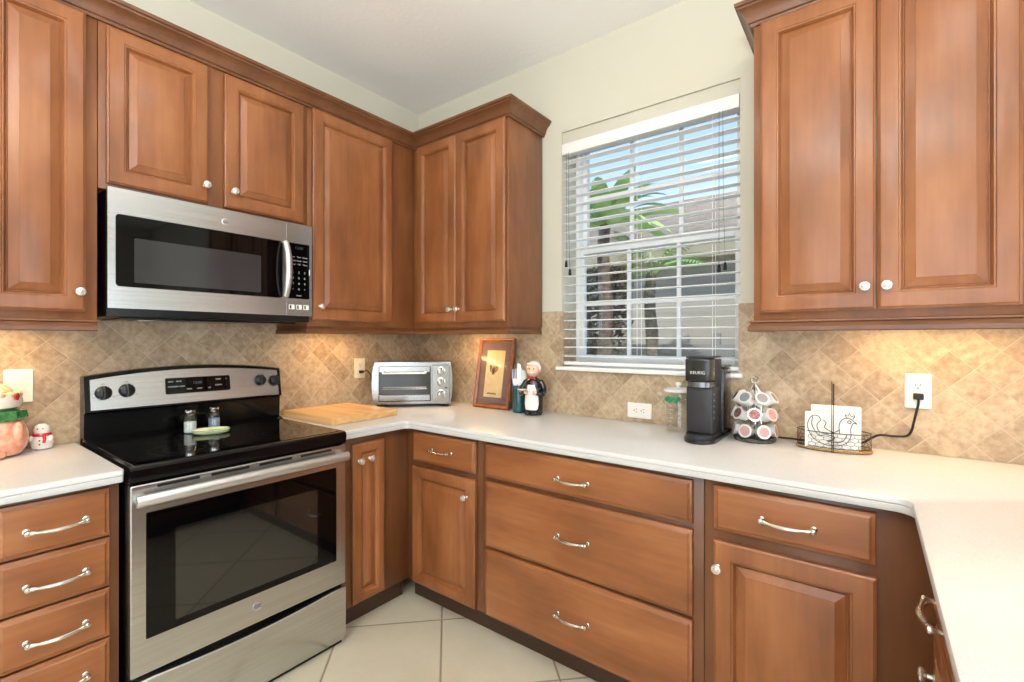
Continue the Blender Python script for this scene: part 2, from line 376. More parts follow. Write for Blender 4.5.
obj('ladder_cord', b, TRIMW, bl)
def pull(x, z, dx, col=RUBBER):
    b = NB(); X = x-(WX0+WX1)/2
    tube(b, [(X, -0.043, 2.318-WZ0), (X+dx*0.3, -0.045, 1.9-WZ0), (X+dx, -0.045, z-WZ0)], 0.0012, 5)
    c = obj('pull_cord', b, mat('grey_cord', (120,118,112), 0.7) if dx > -0.5 else RUBBER, bl)
    t = NB(); lathe(t, [(0.003, 0.034), (0.006, 0.03), (0.008, 0.004), (0.0075, 0.0)], 12, T(X+dx, -0.045, z-WZ0-0.03)); obj('tassel', t, RUBBER, c, label='black tassel')
pull(WX0+0.035, 1.735, 0.0); pull(WX0+0.048, 1.690, 0.01); pull(WX1-0.083, 1.640, 0.0); pull(WX1-0.068, 1.648, 0.01)

# ---------------------------------------------------------------- backsplash (tiled strips)
TT = 0.008
b = NB()
def tx(x0, x1, z0, z1): box(b, x0, x1, -TT, -0.0003, z0, z1)
tx(TT+0.0004, WX0, 0.915, 1.470); tx(WX1, 3.40, 0.915, 1.470); tx(WX0, WX1, 0.915, WZ0-0.0215)
box(b, WX0+0.0004, WX0+0.006, -0.0003, 0.148, WZ0+0.0005, 1.470); box(b, WX1-0.006, WX1-0.0004, -0.0003, 0.148, WZ0+0.0005, 1.470)
tag(obj('tile_backsplash', b, TILE_X, None, False), 'tan travertine tile backsplash set diagonally along the window wall', 'backsplash')
b = NB(); box(b, 0.0003, TT, -2.60, -TT-0.0005, 0.915, 1.470)
tag(obj('tile_backsplash', b, TILE_Y, None, False), 'tan travertine tile backsplash set diagonally behind the stainless range', 'backsplash')

# ---------------------------------------------------------------- cabinet parts (local frame: front faces -Y)
def panel_door(bm, x0, x1, z0, z1, yb, stile=0.052):
    """raised panel door; back at yb, front at yb-0.021"""
    P = [(0.000, 0.0), (0.000, 0.0150), (0.002, 0.0165), (0.005, 0.0175), (0.0075, 0.0210), (0.0095, 0.0215), (stile-0.004, 0.0215), (stile-0.002, 0.0190), (stile+0.002, 0.0185), (stile+0.005, 0.0140),
         (stile+0.0085, 0.0050), (stile+0.0105, 0.0050), (stile+0.0125, 0.0085), (stile+0.036, 0.0165), (stile+0.0365, 0.0188), (stile+0.040, 0.0195)]
    prev = None; first = None
    for d, y in P:
        r = [bm.verts.new(c) for c in ((x0+d, yb-y, z0+d), (x1-d, yb-y, z0+d), (x1-d, yb-y, z1-d), (x0+d, yb-y, z1-d))]
        if prev:
            for i in range(4): bm.faces.new((prev[i], prev[(i+1)%4], r[(i+1)%4], r[i]))
        else: first = r
        prev = r
    bm.faces.new(first[::-1]); bm.faces.new(prev)
def slab_front(bm, x0, x1, z0, z1, yb):
    P = [(0, 0), (0, 0.0120), (0.002, 0.0140), (0.006, 0.0150), (0.011, 0.0185), (0.0145, 0.0210), (0.018, 0.0212)]
    prev = None; first = None
    for d, y in P:
        r = [bm.verts.new(c) for c in ((x0+d, yb-y, z0+d), (x1-d, yb-y, z0+d), (x1-d, yb-y, z1-d), (x0+d, yb-y, z1-d))]
        if prev:
            for i in range(4): bm.faces.new((prev[i], prev[(i+1)%4], r[(i+1)%4], r[i]))
        else: first = r
        prev = r
    bm.faces.new(first[::-1]); bm.faces.new(prev)
def knob(parent, x, y, z):
    b = NB(); lathe(b, [(0.0085, 0), (0.0085, 0.002), (0.0055, 0.004), (0.005, 0.012), (0.009, 0.015), (0.0145, 0.019), (0.0155, 0.023), (0.0135, 0.0265), (0.009, 0.0275), (0.0085, 0.0265), (0.006, 0.028), (0.0005, 0.029)], 20, T(x, y, z) @ Matrix.Rotation(PI/2, 4, 'X'))
    return obj('knob', b, KNOBM, parent)
def handle(parent, x, y, z, L=0.128):
    """curved bar pull with turned ends, length along X, on the face at y"""
    b = NB(); h = L/2
    for s in (-1, 1):
        lathe(b, [(0.0085, 0), (0.0085, 0.003), (0.0055, 0.005), (0.0050, 0.014), (0.0072, 0.018), (0.0080, 0.023), (0.0070, 0.0275), (0.0025, 0.0295)], 16, T(x+s*h, y, z) @ Matrix.Rotation(PI/2, 4, 'X'))
    pts = []; rs = []
    for i in range(21):
        t = i/20; s = t*2-1
        pts.append((x+s*h, y-0.022-0.012*math.cos(s*PI/2)**1.0, z-0.004*math.cos(s*PI/2)))
        a = abs(s); rs.append(0.0038 + 0.0024*max(0, math.cos(a*PI/1.6))**1 + (0.0026 if 0.78 < a < 0.92 else 0) + (0.001 if a > 0.95 else 0))
    tube(b, pts, rs, 10)
    return obj('handle', b, NICKEL, parent)
DF, DU = 0.605, 0.314
def cab_door(parent, x0, x1, z0, z1, y, kx=None, kz=None, stile=0.052):
    b = NB(); panel_door(b, x0, x1, z0, z1, y-0.0050, stile); d = obj('door', b, WV, parent, True, ang=25)
    if kx is not None: knob(d, kx, y-0.0266, kz)
    return d
def cab_drawer(parent, x0, x1, z0, z1, y, L=0.128, hz=None):
    b = NB(); slab_front(b, x0, x1, z0, z1, y-0.0050); d = obj('drawer', b, WH, parent, True, ang=25)
    handle(d, (x0+x1)/2, y-0.0263, (z0+z1)/2 if hz is None else hz, L); return d
def base_body(t, x0, x1, open_=True, notch=None):
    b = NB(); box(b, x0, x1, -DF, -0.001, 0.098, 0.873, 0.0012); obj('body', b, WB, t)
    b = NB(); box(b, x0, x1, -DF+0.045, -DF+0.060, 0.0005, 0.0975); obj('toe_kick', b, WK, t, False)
def upper_body(t, x0, x1, z0=1.384, z1=2.462, d=DU):
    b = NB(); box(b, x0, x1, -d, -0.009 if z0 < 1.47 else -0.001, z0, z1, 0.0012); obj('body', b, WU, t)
R90 = PI/2
# ----- left wall, base
t = thing('base_cabinet', 'narrow base cabinet of stacked drawers left of the range', 'cabinet', (0, -2.070, 0), R90)
base_body(t, 0, 0.301)
for z0, z1 in ((0.715, 0.861), (0.561, 0.708), (0.407, 0.554), (0.253, 0.400), (0.110, 0.246)): cab_drawer(t, 0.035, 0.275, z0, z1, -DF, 0.124, (z0+z1)/2-0.004)
t = thing('base_cabinet', 'base cabinet at the far left edge beyond the narrow drawers', 'cabinet', (0, -2.60, 0), R90)
base_body(t, 0, 0.529); cab_drawer(t, 0.03, 0.50, 0.715, 0.861, -DF); cab_door(t, 0.03, 0.50, 0.11, 0.70, -DF, 0.47, 0.60)
t = thing('base_cabinet', 'narrow base cabinet with tall slim door between range and corner', 'cabinet', (0, -1.003, 0), R90)
base_body(t, 0, 1.003-DF-0.001)
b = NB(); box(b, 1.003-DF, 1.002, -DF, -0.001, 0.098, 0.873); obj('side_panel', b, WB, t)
d = cab_door(t, 0.062, 0.236, 0.113, 0.840, -DF, 0.090, 0.762, 0.042); knob(d, 0.148, -DF-0.0266, 0.765)
# ----- window wall, base
t = thing('base_cabinet', 'corner base cabinet with one short drawer over one door, under the cutlery jar', 'cabinet', (DF+0.001, 0, 0), 0)
base_body(t, 0.0, 1.110-DF)
cab_drawer(t, 0.664-DF, 1.080-DF, 0.715, 0.858, -DF); cab_door(t, 0.660-DF, 1.077-DF, 0.108, 0.686, -DF, 1.032-DF, 0.604)
t = thing('base_cabinet', 'wide base cabinet of three drawers below the window', 'cabinet', (1.112, 0, 0), 0)
base_body(t, 0, 0.944)
for z0, z1, hz in ((0.714, 0.857, 0.777), (0.412, 0.694, 0.554), (0.108, 0.398, 0.252)): cab_drawer(t, 0.027, 0.912, z0, z1, -DF, 0.13, hz)
t = thing('base_cabinet', 'base cabinet with drawer over right hand door, beneath coffee maker', 'cabinet', (2.058, 0, 0), 0)
base_body(t, 0, 0.5635)
cab_drawer(t, 0.032, 0.439, 0.716, 0.854, -DF, 0.132, 0.781); cab_door(t, 0.032, 0.441, 0.108, 0.681, -DF, 0.046, 0.602, 0.055)
# ----- right run, base (faces -X)
XR = 2.622
t = thing('base_cabinet', 'base cabinet along the right counter edge, seen edge on', 'cabinet', (XR+DF, -DF-0.001, 0), -R90)
base_body(t, 0, 0.60); cab_drawer(t, 0.20, 0.565, 0.716, 0.858, -DF, 0.128, 0.785); cab_door(t, 0.20, 0.565, 0.108, 0.690, -DF, 0.235, 0.585)
t = thing('base_cabinet', 'last base cabinet of the right counter run nearest the viewer', 'cabinet', (XR+DF, -DF-0.602, 0), -R90)
base_body(t, 0, 0.60); cab_drawer(t, 0.03, 0.57, 0.716, 0.858, -DF); cab_door(t, 0.03, 0.57, 0.108, 0.690, -DF, 0.07, 0.60)
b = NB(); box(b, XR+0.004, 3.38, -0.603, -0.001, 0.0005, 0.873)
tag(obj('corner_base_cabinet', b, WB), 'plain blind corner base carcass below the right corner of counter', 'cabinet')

# ----- countertops
def counter(name, label, outline):
    """outline(d): top polygon with its exposed front edges moved inward by d"""
    b = NB(); prev = None
    for d, z in ((0.005, 0.914), (0.0015, 0.9125), (0, 0.9085), (0, 0.8985), (0.0025, 0.8965), (0.004, 0.8945), (0.003, 0.893), (0.003, 0.881), (0.006, 0.8755)):
        r = [b.verts.new((x, y, z)) for x, y in outline(d)]
        if prev:
            n = len(r)
            for i in range(n): b.faces.new((prev[i], prev[(i+1)%n], r[(i+1)%n], r[i]))
        else: b.faces.new(r)
        prev = r
    b.faces.new(prev[::-1])
    return tag(obj(name, b, COUNTER, None, True, ang=30), label, 'countertop')
FX, CYR = 0.655, 2.568
def arc(cx, cy, r, a0, a1, k=8): return [(cx+r*math.cos(a0+(a1-a0)*i/k), cy+r*math.sin(a0+(a1-a0)*i/k)) for i in range(k+1)]
def main_outline(d):
    p = [(0.009, -1.002), (FX-d-0.004, -1.002), (FX-d, -0.998)]
    ri = 0.03+d                # inside corner at (FX, -FX)
    p += arc(FX-d+ri, -FX+d-ri, ri, PI, PI/2, 5)
    r = 0.034+d               # inside corner with right run
    p += arc(CYR+d-r, -FX+d-r, r, PI/2, 0, 8)
    p += [(CYR+d, -1.85), (3.40, -1.85), (3.40, -0.009), (0.009, -0.009)]
    return p
counter('countertop', 'white solid surface countertop running under the window and around to the right', main_outline)
counter('countertop', 'short white countertop left of the range under the pink jar', lambda d: [(0.009, -2.60), (FX-d, -2.60), (FX-d, -1.772), (FX-d-0.004, -1.768), (0.009, -1.768)])

# ----- uppers
def up(label, loc, rz, w_, doors, z0=1.384, dz=(1.411, 2.440), kz=1.478, stile=0.052, name='wall_cabinet'):
    t = thing(name, label, 'cabinet', loc, rz); upper_body(t, 0, w_, z0)
    for x0, x1, kx in doors: cab_door(t, x0, x1, dz[0], dz[1], -DU, kx, kz, stile)
    return t
up('tall narrow wall cabinet left of the microwave above the pink jar', (0, -2.072, 0), R90, 0.309, [(0.027, 0.275, 0.257)])
up('wall cabinet cut off by the left edge of the picture', (0, -2.60, 0), R90, 0.526, [(0.03, 0.49, 0.06)])
up('short two door wall cabinet above the microwave', (0, -1.761, 0), R90, 0.775, [(0.020, 0.342, 0.328), (0.403, 0.749, 0.434)], 1.853, (1.872, 2.432), 1.940)
t = up('single door wall cabinet between microwave and corner', (0, -0.984, 0), R90, 0.984-DU-0.001, [(0.018, 0.494, 0.050)])
t = up('two door corner wall cabinet left of the window', (DU+0.001, 0, 0), 0, 1.030-DU, [(0.362-DU, 0.678-DU, 0.645-DU), (0.681-DU, 1.018-DU, 0.703-DU)], kz=1.482)
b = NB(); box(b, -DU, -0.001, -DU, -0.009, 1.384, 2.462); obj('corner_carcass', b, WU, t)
up('two door wall cabinet right of the window above the coffee pods', (2.150, 0, 0), 0, 0.700, [(0.024, 0.349, 0.321), (0.353, 0.666, 0.375)], kz=1.482, stile=0.054)
up('wall cabinet at far right beyond the two door cabinet', (2.852, 0, 0), 0, 0.548, [(0.03, 0.52, 0.06)])

# ----- mouldings (profile swept along a path)
def sweep(name, path, prof, m, label, cat, closed=False):
    """path: xy points walking with the room on the right-hand side; prof: (out, z) pairs"""
    b = NB(); P = [Vector(p) for p in path]; N = len(P); rings = []
    for i in range(N):
        d0 = (P[i]-P[i-1]).normalized() if i else (P[1]-P[0]).normalized(); d1 = (P[i+1]-P[i]).normalized() if i < N-1 else d0
        n0 = Vector((d0.y, -d0.x)); n1 = Vector((d1.y, -d1.x)); bis = n0+n1; bis = bis/(bis.length**2)*2 if bis.length > 1e-6 else n0
        rings.append([b.verts.new((P[i].x+bis.x*o_, P[i].y+bis.y*o_, z_)) for o_, z_ in prof])
    k = len(prof)
    for a, c in zip(rings, rings[1:]):
        for j in range(k): b.faces.new((a[j], a[(j+1)%k], c[(j+1)%k], c[j]))
    b.faces.new(rings[0][::-1]); b.faces.new(rings[-1])
    return tag(obj(name, b, m, None, True, ang=28), label, cat)
CROWN = [(0.001, 2.445), (0.010, 2.445), (0.012, 2.456), (0.018, 2.459), (0.020, 2.468), (0.025, 2.482), (0.034, 2.496), (0.044, 2.505), (0.050, 2.508), (0.051, 2.516), (0.058, 2.519), (0.060, 2.532), (0.001, 2.532)]
CROWN = [(a, 2.443+(z_-2.445)*0.90) for a, z_ in CROWN]
CROWN = [(a*0.92, z_) for a, z_ in CROWN]
RAIL = [(0.0006-0.028, 1.3835), (0.010, 1.3835), (0.012, 1.378), (0.007, 1.374), (0.013, 1.366), (0.017, 1.360), (0.017, 1.348), (0.014, 1.345), (0.0006-0.028, 1.345)]
pl = [(DU, -2.60), (DU, -DU), (1.031, -DU), (1.031, -0.0010)]
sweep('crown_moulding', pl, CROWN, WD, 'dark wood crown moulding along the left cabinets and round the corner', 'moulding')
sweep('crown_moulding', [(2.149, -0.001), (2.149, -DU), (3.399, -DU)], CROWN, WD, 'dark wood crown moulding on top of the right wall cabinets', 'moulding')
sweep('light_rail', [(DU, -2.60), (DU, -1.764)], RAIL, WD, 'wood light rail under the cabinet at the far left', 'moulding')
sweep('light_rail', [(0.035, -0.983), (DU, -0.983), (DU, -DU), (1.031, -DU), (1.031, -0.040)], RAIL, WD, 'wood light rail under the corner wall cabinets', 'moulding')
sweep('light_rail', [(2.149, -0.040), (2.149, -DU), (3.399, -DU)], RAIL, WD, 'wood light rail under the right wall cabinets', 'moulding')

# ----- under-cabinet lamps
UC = (1.0, 0.62, 0.28)
def uc(x, y, power, L, rz, label):
    t = thing('undercabinet_lamp', label, 'lamp', (x, y, 1.3835), rz)
    b = NB(); box(b, -L/2, L/2, -0.025, 0.025, -0.016, 0, 0.003); obj('housing', b, WHITEP, t)
    b = NB(); box(b, -L/2+0.01, L/2-0.01, -0.019, 0.019, -0.0185, -0.0162); obj('diffuser', b, mat('lamp_diffuser', (255,220,170), 0.5, emit=((255,206,150), 2.0)), t, False)
    area('undercabinet_light', (x, y, 1.362), (0, 0, rz), L-0.03, 0.03, power, UC)
uc(0.15, -2.02, 1.7, 0.30, R90, 'slim lamp hidden under the far left wall cabinet')
uc(0.15, -0.70, 1.6, 0.30, R90, 'slim lamp hidden under the cabinet right of the microwave')
uc(0.62, -0.14, 1.4, 0.30, 0, 'slim lamp hidden under the corner wall cabinet')
uc(2.66, -0.15, 2.5, 0.50, 0, 'slim lamp hidden under the right wall cabinet')

# ---------------------------------------------------------------- added ceiling lamps, out of view, fixtures for the fill light
for i, (x, y, lb) in enumerate([(1.55, -1.55, 'added unseen ceiling lamp in front of the range'), (2.9, -1.3, 'added unseen ceiling lamp above the right counter'), (1.6, -3.0, 'added unseen ceiling lamp behind the viewer on the left'), (3.4, -3.2, 'added unseen ceiling lamp behind the viewer on the right')]):
    t = thing('added_ceiling_lamp', lb, 'lamp', (x, y, H))
    b = NB(); lathe(b, [(0.105, -0.001), (0.105, -0.008), (0.09, -0.012), (0.085, -0.008), (0.085, -0.001)], 32); obj('trim_ring', b, TRIMW, t)
    b = NB(); lathe(b, [(0.083, -0.006), (0.083, -0.002)], 32); obj('diffuser', b, mat('added_ceiling_diffuser', (255,245,225), 0.5, emit=((255,242,220), 4.0)), t, False)

# ---------------------------------------------------------------- range
rg = thing('range', 'stainless freestanding electric range with black glass cooktop', 'range', (0, -1.7575, 0), R90)
RW = 0.750
b = NB(); box(b, 0.001, RW-0.001, -0.640, -0.030, 0.03, 0.903, 0.003); obj('body', b, BLACKM, rg)
for x in (0.05, RW-0.05):
    for y in (-0.58, -0.10):
        b = NB(); lathe(b, [(0.018, 0.0005), (0.018, 0.01), (0.012, 0.014), (0.012, 0.031)], 12, T(x, y, 0)); obj('foot', b, RUBBER, rg)
# cooktop slab with rounded front nose
b = NB()
pf = [(-0.045, 0.9035), (-0.045, 0.918), (-0.655, 0.918), (-0.668, 0.916), (-0.675, 0.909), (-0.676, 0.895), (-0.672, 0.872), (-0.664, 0.864), (-0.642, 0.864), (-0.642, 0.9035)]
prism(b, [(y, z) for y, z in pf], 0.0, RW, 'yz'); obj('cooktop', b, BLACKM, rg, True, ang=30)
b = NB(); rplate(b, 0, RW-0.028, 0, 0.50, 0, -0.0016, 0.012); bmesh.ops.transform(b, matrix=T(0.014, -0.650, 0.9182) @ Matrix.Rotation(-PI/2, 4, 'X') , verts=b.verts)
obj('glass_top', b, BLACKG, rg)
ring_m = mat('burner_ring_print', (58,56,56), 0.25)
for x, y, r in ((0.20, -0.50, 0.105), (0.56, -0.49, 0.118), (0.20, -0.25, 0.08), (0.57, -0.25, 0.085)):
    for rr in (r, r*0.62):
        b = NB(); n = 48
        a = [b.verts.new((x+rr*math.cos(2*PI*i/n), y+rr*math.sin(2*PI*i/n), 0.92005)) for i in range(n)]
        c = [b.verts.new((x+(rr-0.0022)*math.cos(2*PI*i/n), y+(rr-0.0022)*math.sin(2*PI*i/n), 0.92005)) for i in range(n)]
        for i in range(n): b.faces.new((a[i], a[(i+1)%n], c[(i+1)%n], c[i]))
        obj('burner_ring', b, ring_m, rg, False)
# rear ledge and backguard
b = NB(); prism(b, [(-0.045, 0.9035), (-0.045, 0.93), (-0.095, 0.932), (-0.118, 0.925), (-0.130, 0.9195), (-0.130, 0.9185), (-0.046, 0.9183)], 0.002, RW-0.002, 'yz'); obj('rear_ledge', b, BLACKM, rg)
def arch(x): return 1.172 + 0.030*(1-((x-RW/2)/(RW/2))**2)
b = NB()
xs = [RW*i/24 for i in range(25)]
for i in range(24):
    pass
front = [b.verts.new((x, -0.098-0.0, 0.925)) for x in xs]
def strip(bm, rows):
    R = [[bm.verts.new((x, y(x), z(x))) for x in xs] for y, z in rows]
    n = len(R)
    for a in range(n):
        u, v = R[a], R[(a+1)%n]
        for i in range(24): bm.faces.new((u[i], u[i+1], v[i+1], v[i]))
    bm.faces.new([r[0] for r in R]); bm.faces.new([r[-1] for r in R][::-1])
for v in front: b.verts.remove(v)
k = lambda c: (lambda x: c)
strip(b, [(k(-0.030), k(0.90)), (k(-0.030), lambda x: arch(x)-0.004), (k(-0.036), arch), (k(-0.082), arch), (k(-0.090), lambda x: arch(x)-0.005), (k(-0.112), k(1.036)), (k(-0.094), k(1.028)), (k(-0.090), k(0.933)), (k(-0.046), k(0.933)), (k(-0.046), k(0.90))])
obj('backguard', b, BLACKM, rg, True, ang=40)
tilt = math.atan2(0.022, 0.131)
b = NB(); xs0 = xs; xs = [0.016+(RW-0.032)*i/24 for i in range(25)]
def yf(z): return -0.112 + (z-1.036)/(1.172-1.036)*0.022
rows = [(lambda x: yf(1.040)-0.001, k(1.040)), (lambda x: yf(arch(x)-0.014)-0.001, lambda x: arch(x)-0.012), (lambda x: yf(arch(x)-0.016)-0.0045, lambda x: arch(x)-0.015), (lambda x: yf(1.043)-0.0045, k(1.043))]
strip(b, rows); ctl = obj('control_panel', b, STEEL, rg, True, label='stainless control panel'); xs = xs0
PM = T(0, yf(1.105)-0.0052, 1.105) @ Matrix.Rotation(-tilt, 4, 'X')      # plane of the panel, origin at mid height
def on_panel(bm): bmesh.ops.transform(bm, matrix=PM, verts=bm.verts)
b = NB(); rplate(b, 0.258, 0.512, -0.023, 0.046, 0.0, -0.0015, 0.006); on_panel(b); obj('display', b, BLACKG, rg)
def ptext(s, size, x, z, m=PRINT, par=rg, dy=-0.0022): return text(s, size, PM @ T(x, dy, z) @ FACE, m, par)
ptext('12:00', 0.016, 0.378, 0.020, mat('display_dim_blue', (70,90,110), 0.5))
for x, z, s in ((0.278, 0.030, 'BAKE'), (0.308, 0.030, 'BROIL'), (0.278, 0.008, 'CLEAN'), (0.308, 0.008, 'KEEP WARM'), (0.345, -0.006, 'TIMER'), (0.385, -0.006, 'LIGHT'), (0.425, -0.006, 'SET'), (0.462, 0.030, 'START'), (0.495, 0.030, '+'), (0.462, 0.004, 'CANCEL'), (0.495, 0.004, '-')):
    ptext(s, 0.0075, x, z)
for x, z in ((0.055, 0.002), (0.128, 0.006), (0.648, 0.012), (0.715, 0.006)):
    b = NB(); M_ = PM @ T(x, -0.0002, z) @ Matrix.Rotation(PI/2, 4, 'X')
    lathe(b, [(0.027, 0), (0.027, 0.004), (0.024, 0.008), (0.022, 0.018), (0.019, 0.020), (0.001, 0.0205)], 28, M_)
    kb_ = obj('knob', b, BLACKP, rg, label='black knob')
    b = NB(); box(b, -0.006, 0.006, -0.025, 0.025, 0.012, 0.030, 0.003, M_); box(b, -0.0012, 0.0012, 0.008, 0.024, 0.0302, 0.0308, 0, M_); obj('grip', b, BLACKP, kb_)
    ptext('OFF', 0.006, x, z+0.035, PRINTD); ptext('HI', 0.006, x-0.030, z-0.018, PRINTD); ptext('LO', 0.006, x+0.030, z-0.018, PRINTD)
# oven door
dr = NB(); yb, yfr = -0.6425, -0.672
rplate(dr, 0.001, RW-0.001, 0.262, 0.860, yb, yfr, 0.006, 0.003); door = obj('oven_door', dr, STEEL, rg, label='stainless oven door')
b = NB(); rplate(b, 0.040, RW-0.046, 0.372, 0.770, yfr, yfr-0.0018, 0.004); obj('door_glass', b, BLACKG, door)
b = NB(); rplate(b, 0.119, RW-0.133, 0.398, 0.699, yfr-0.0018, yfr-0.0024, 0.004, 0.0003); obj('inner_window', b, OVENWIN, door)
b = NB()
for x0, x1 in ((0.060, 0.20), (0.215, 0.36), (0.375, 0.52), (0.535, 0.69)): box(b, x0+0.01, x1-0.01, yfr-0.0006, yfr+0.001, 0.844, 0.853)
obj('vent_slot', b, DARK, door, False)
b = NB(); pts = []; 
for i in range(25):
    s = i/12-1; pts.append((RW/2+s*0.366, -0.702-0.014*(1-s*s), 0.818+0.004*(1-s*s)))
tube(b, pts, 0.0130, 14)
for v in b.verts: v.co.z = 0.82+(v.co.z-0.82)*1.45
for s in (-1, 1): box(b, RW/2+s*0.350-0.014, RW/2+s*0.350+0.014, -0.704, yfr, 0.808, 0.830, 0.004)
obj('oven_handle', b, mat('satin_handle_steel', (215,214,212), 0.34, 0.9), door)
def badge(parent, x, y, z, r, rz=None):
    b = NB(); lathe(b, [(r, 0), (r, 0.0012), (r*0.92, 0.0020), (r*0.80, 0.0020), (r*0.78, 0.0014), (0.0005, 0.0014)], 28, T(x, y, z) @ Matrix.Rotation(PI/2, 4, 'X')); g = obj('badge', b, mat('badge_silver', (205,205,208), 0.25, 0.9), parent)
    text('GE', r*1.05, T(x, y-0.0016, z) @ FACE, mat('badge_ink', (52,56,66), 0.4), g, 'lettering', bold=True)
badge(door, 0.378, yfr-0.0002, 0.325, 0.0185)
# storage drawer: scooped top edge
b = NB(); xs = [0.001+(RW-0.002)*i/24 for i in range(25)]
dz = lambda x: 0.244-0.015*max(0, 1-((x-RW/2)/(RW/2*0.82))**2)
strip(b, [(k(-0.6425), k(0.020)), (k(-0.6425), dz), (k(-0.668), dz), (k(-0.672), lambda x: dz(x)-0.004), (k(-0.672), k(0.026)), (k(-0.668), k(0.020))]); obj('storage_drawer', b, STEEL, rg, True, label='stainless storage drawer')
b = NB(); prism(b, [(-0.6402, 0.018), (-0.655, 0.018), (-0.655, 0.0), (-0.6402, 0.0)][:4], 0.01, RW-0.01, 'yz')
bmesh.ops.transform(b, matrix=T(0,0,0.001), verts=b.verts); obj('kick_strip', b, BLACKP, rg, False)

# ---------------------------------------------------------------- microwave
mw = thing('microwave', 'stainless over the range microwave with black glass door', 'microwave', (0, -1.7440, 1.395), R90)
W = 0.760; Z = lambda z: z-1.395
b = NB(); box(b, 0.001, W-0.001, -0.334, -0.009, Z(1.397), Z(1.852), 0.003); obj('body', b, BLACKP, mw, label='black sheet metal body')
b = NB(); box(b, 0.05, W-0.05, -0.30, -0.03, Z(1.3905), Z(1.3965), 0.002); obj('bottom_grille', b, BLACKM, mw)
b = NB()
for x in (0.20, 0.56): box(b, x-0.09, x+0.09, -0.26, -0.12, Z(1.3875), Z(1.3903), 0.001)
obj('grease_filter', b, STEELD, mw)
yb, yfr = -0.335, -0.357
b = NB(); rplate(b, 0.0, 0.6350, Z(1.427), Z(1.855), yb, yfr, 0.002, 0.0004); md = obj('door', b, STEEL, mw)
b = NB(); rplate(b, 0.6356, W, Z(1.427), Z(1.855), yb, yfr, 0.002, 0.0004); mc = obj('control_section', b, STEEL, mw)
b = NB(); rplate(b, 0.022, 0.618, Z(1.505), Z(1.763), yfr, yfr-0.0018, 0.012); obj('door_glass', b, BLACKG, md)
b = NB(); rplate(b, 0.075, 0.522, Z(1.522), Z(1.684), yfr-0.0018, yfr-0.0023, 0.006, 0.0003); obj('mesh_window', b, GREYSCREEN, md)
b = NB(); pts = []
for i in range(17):
    s = i/8-1; pts.append((0.619+0.006, -0.372-0.026*(1-s*s)**0.8, Z(1.637)+s*0.122))
tube(b, pts, [0.013+0.003*(1-(i/8-1)**2) for i in range(17)], 14)
for s in (-1, 1): box(b, 0.617, 0.633, -0.376, yfr-0.0005, Z(1.637)+s*0.114-0.010, Z(1.637)+s*0.114+0.010, 0.003)
obj('door_handle', b, mat('satin_handle_steel'), md)
b = NB(); rplate(b, 0.642, 0.746, Z(1.507), Z(1.764), yfr, yfr-0.0018, 0.005); cp = obj('keypad', b, BLACKG, mc)
b = NB(); box(b, 0.7435, 0.7475, yfr-0.0035, yfr-0.0018, Z(1.62), Z(1.648), 0.0005); obj('side_key', b, WHITEP, mc)
text('12:00', 0.018, T(0.694, yfr-0.0021, Z(1.742)) @ FACE, mat('display_dim_green', (44,64,52), 0.4), cp)
for r_, row in enumerate((('Auto', 'Time', 'Power'), ('Defrost', 'Cook', 'Level'), ('Reheat', '+30', 'Timer'))):
    for c_, s in enumerate(row): text(s, 0.0095, T(0.664+c_*0.030, yfr-0.0021, Z(1.700-r_*0.017)) @ FACE, PRINT, cp)
for r_, row in enumerate(('123', '456', '789', '•0•')):
    for c_, s in enumerate(row): text(s, 0.0135, T(0.666+c_*0.028, yfr-0.0021, Z(1.628-r_*0.026)) @ FACE, PRINT, cp)
text('START', 0.008, T(0.694, yfr-0.0021, Z(1.520)) @ FACE, PRINT, cp)
for x in (0.660, 0.695, 0.730):
    b = NB(); rplate(b, x-0.013, x+0.013, Z(1.456), Z(1.478), yfr, yfr-0.002, 0.002, 0.0005); kk = obj('button', b, WHITEP, mc)
    b = NB(); box(b, x-0.010, x-0.002, yfr-0.0024, yfr-0.002, Z(1.459), Z(1.475)); obj('button_mark', b, BLACKP, kk, False)
badge(md, 0.379, yfr-0.0002, Z(1.803), 0.0145)

# ---------------------------------------------------------------- salt and pepper jars, spoon rest
def shaker(x, y, fill, label, h=0.098, r=0.024):
    t = thing('shaker_jar', label, 'shaker', (x, y, 0.9202))
    b = NB(); lathe(b, [(r-0.003, 0), (r, 0.003), (r, h*0.66), (r*0.72, h*0.78), (r*0.72, h*0.82)], 20); obj('glass_jar', b, TGLASS, t)
    b = NB(); lathe(b, [(r-0.0045, 0.003), (r-0.0025, 0.006), (r-0.0025, h*0.48)], 20); obj('contents', b, fill, t)
    b = NB(); lathe(b, [(r*0.80, h*0.80), (r*0.82, h*0.81), (r*0.82, h*0.95), (r*0.66, h), (0.0005, h+0.001)], 20); obj('lid', b, CHROME, t)
SALT = mat('salt', (236,236,236), 0.8, noise=((300,300,300), (205,205,205))); BLUEF = mat('blue_grey_contents', (110,120,150), 0.7, noise=((250,250,250), (170,176,196)))
shaker(0.192, -1.437, SALT, 'left glass shaker jar with metal lid standing on the cooktop')
shaker(0.168, -1.336, BLUEF, 'right glass shaker jar with bluish contents standing on the cooktop')
b = NB(); n = 28
t = thing('spoon_rest', 'pale green and white ceramic spoon rest on the cooktop', 'spoon rest', (0.262, -1.382, 0.9202), math.radians(70)); t.scale = (1.05, 1.45, 1.2)
def blob_ring(s, z, n=28):
    o = []
    for i in range(n):
        a = 2*PI*i/n; c, q = math.cos(a), math.sin(a)
        o.append((s*0.066*math.copysign(abs(c)**0.7, c), s*0.036*math.copysign(abs(q)**0.75, q), z))
    return o
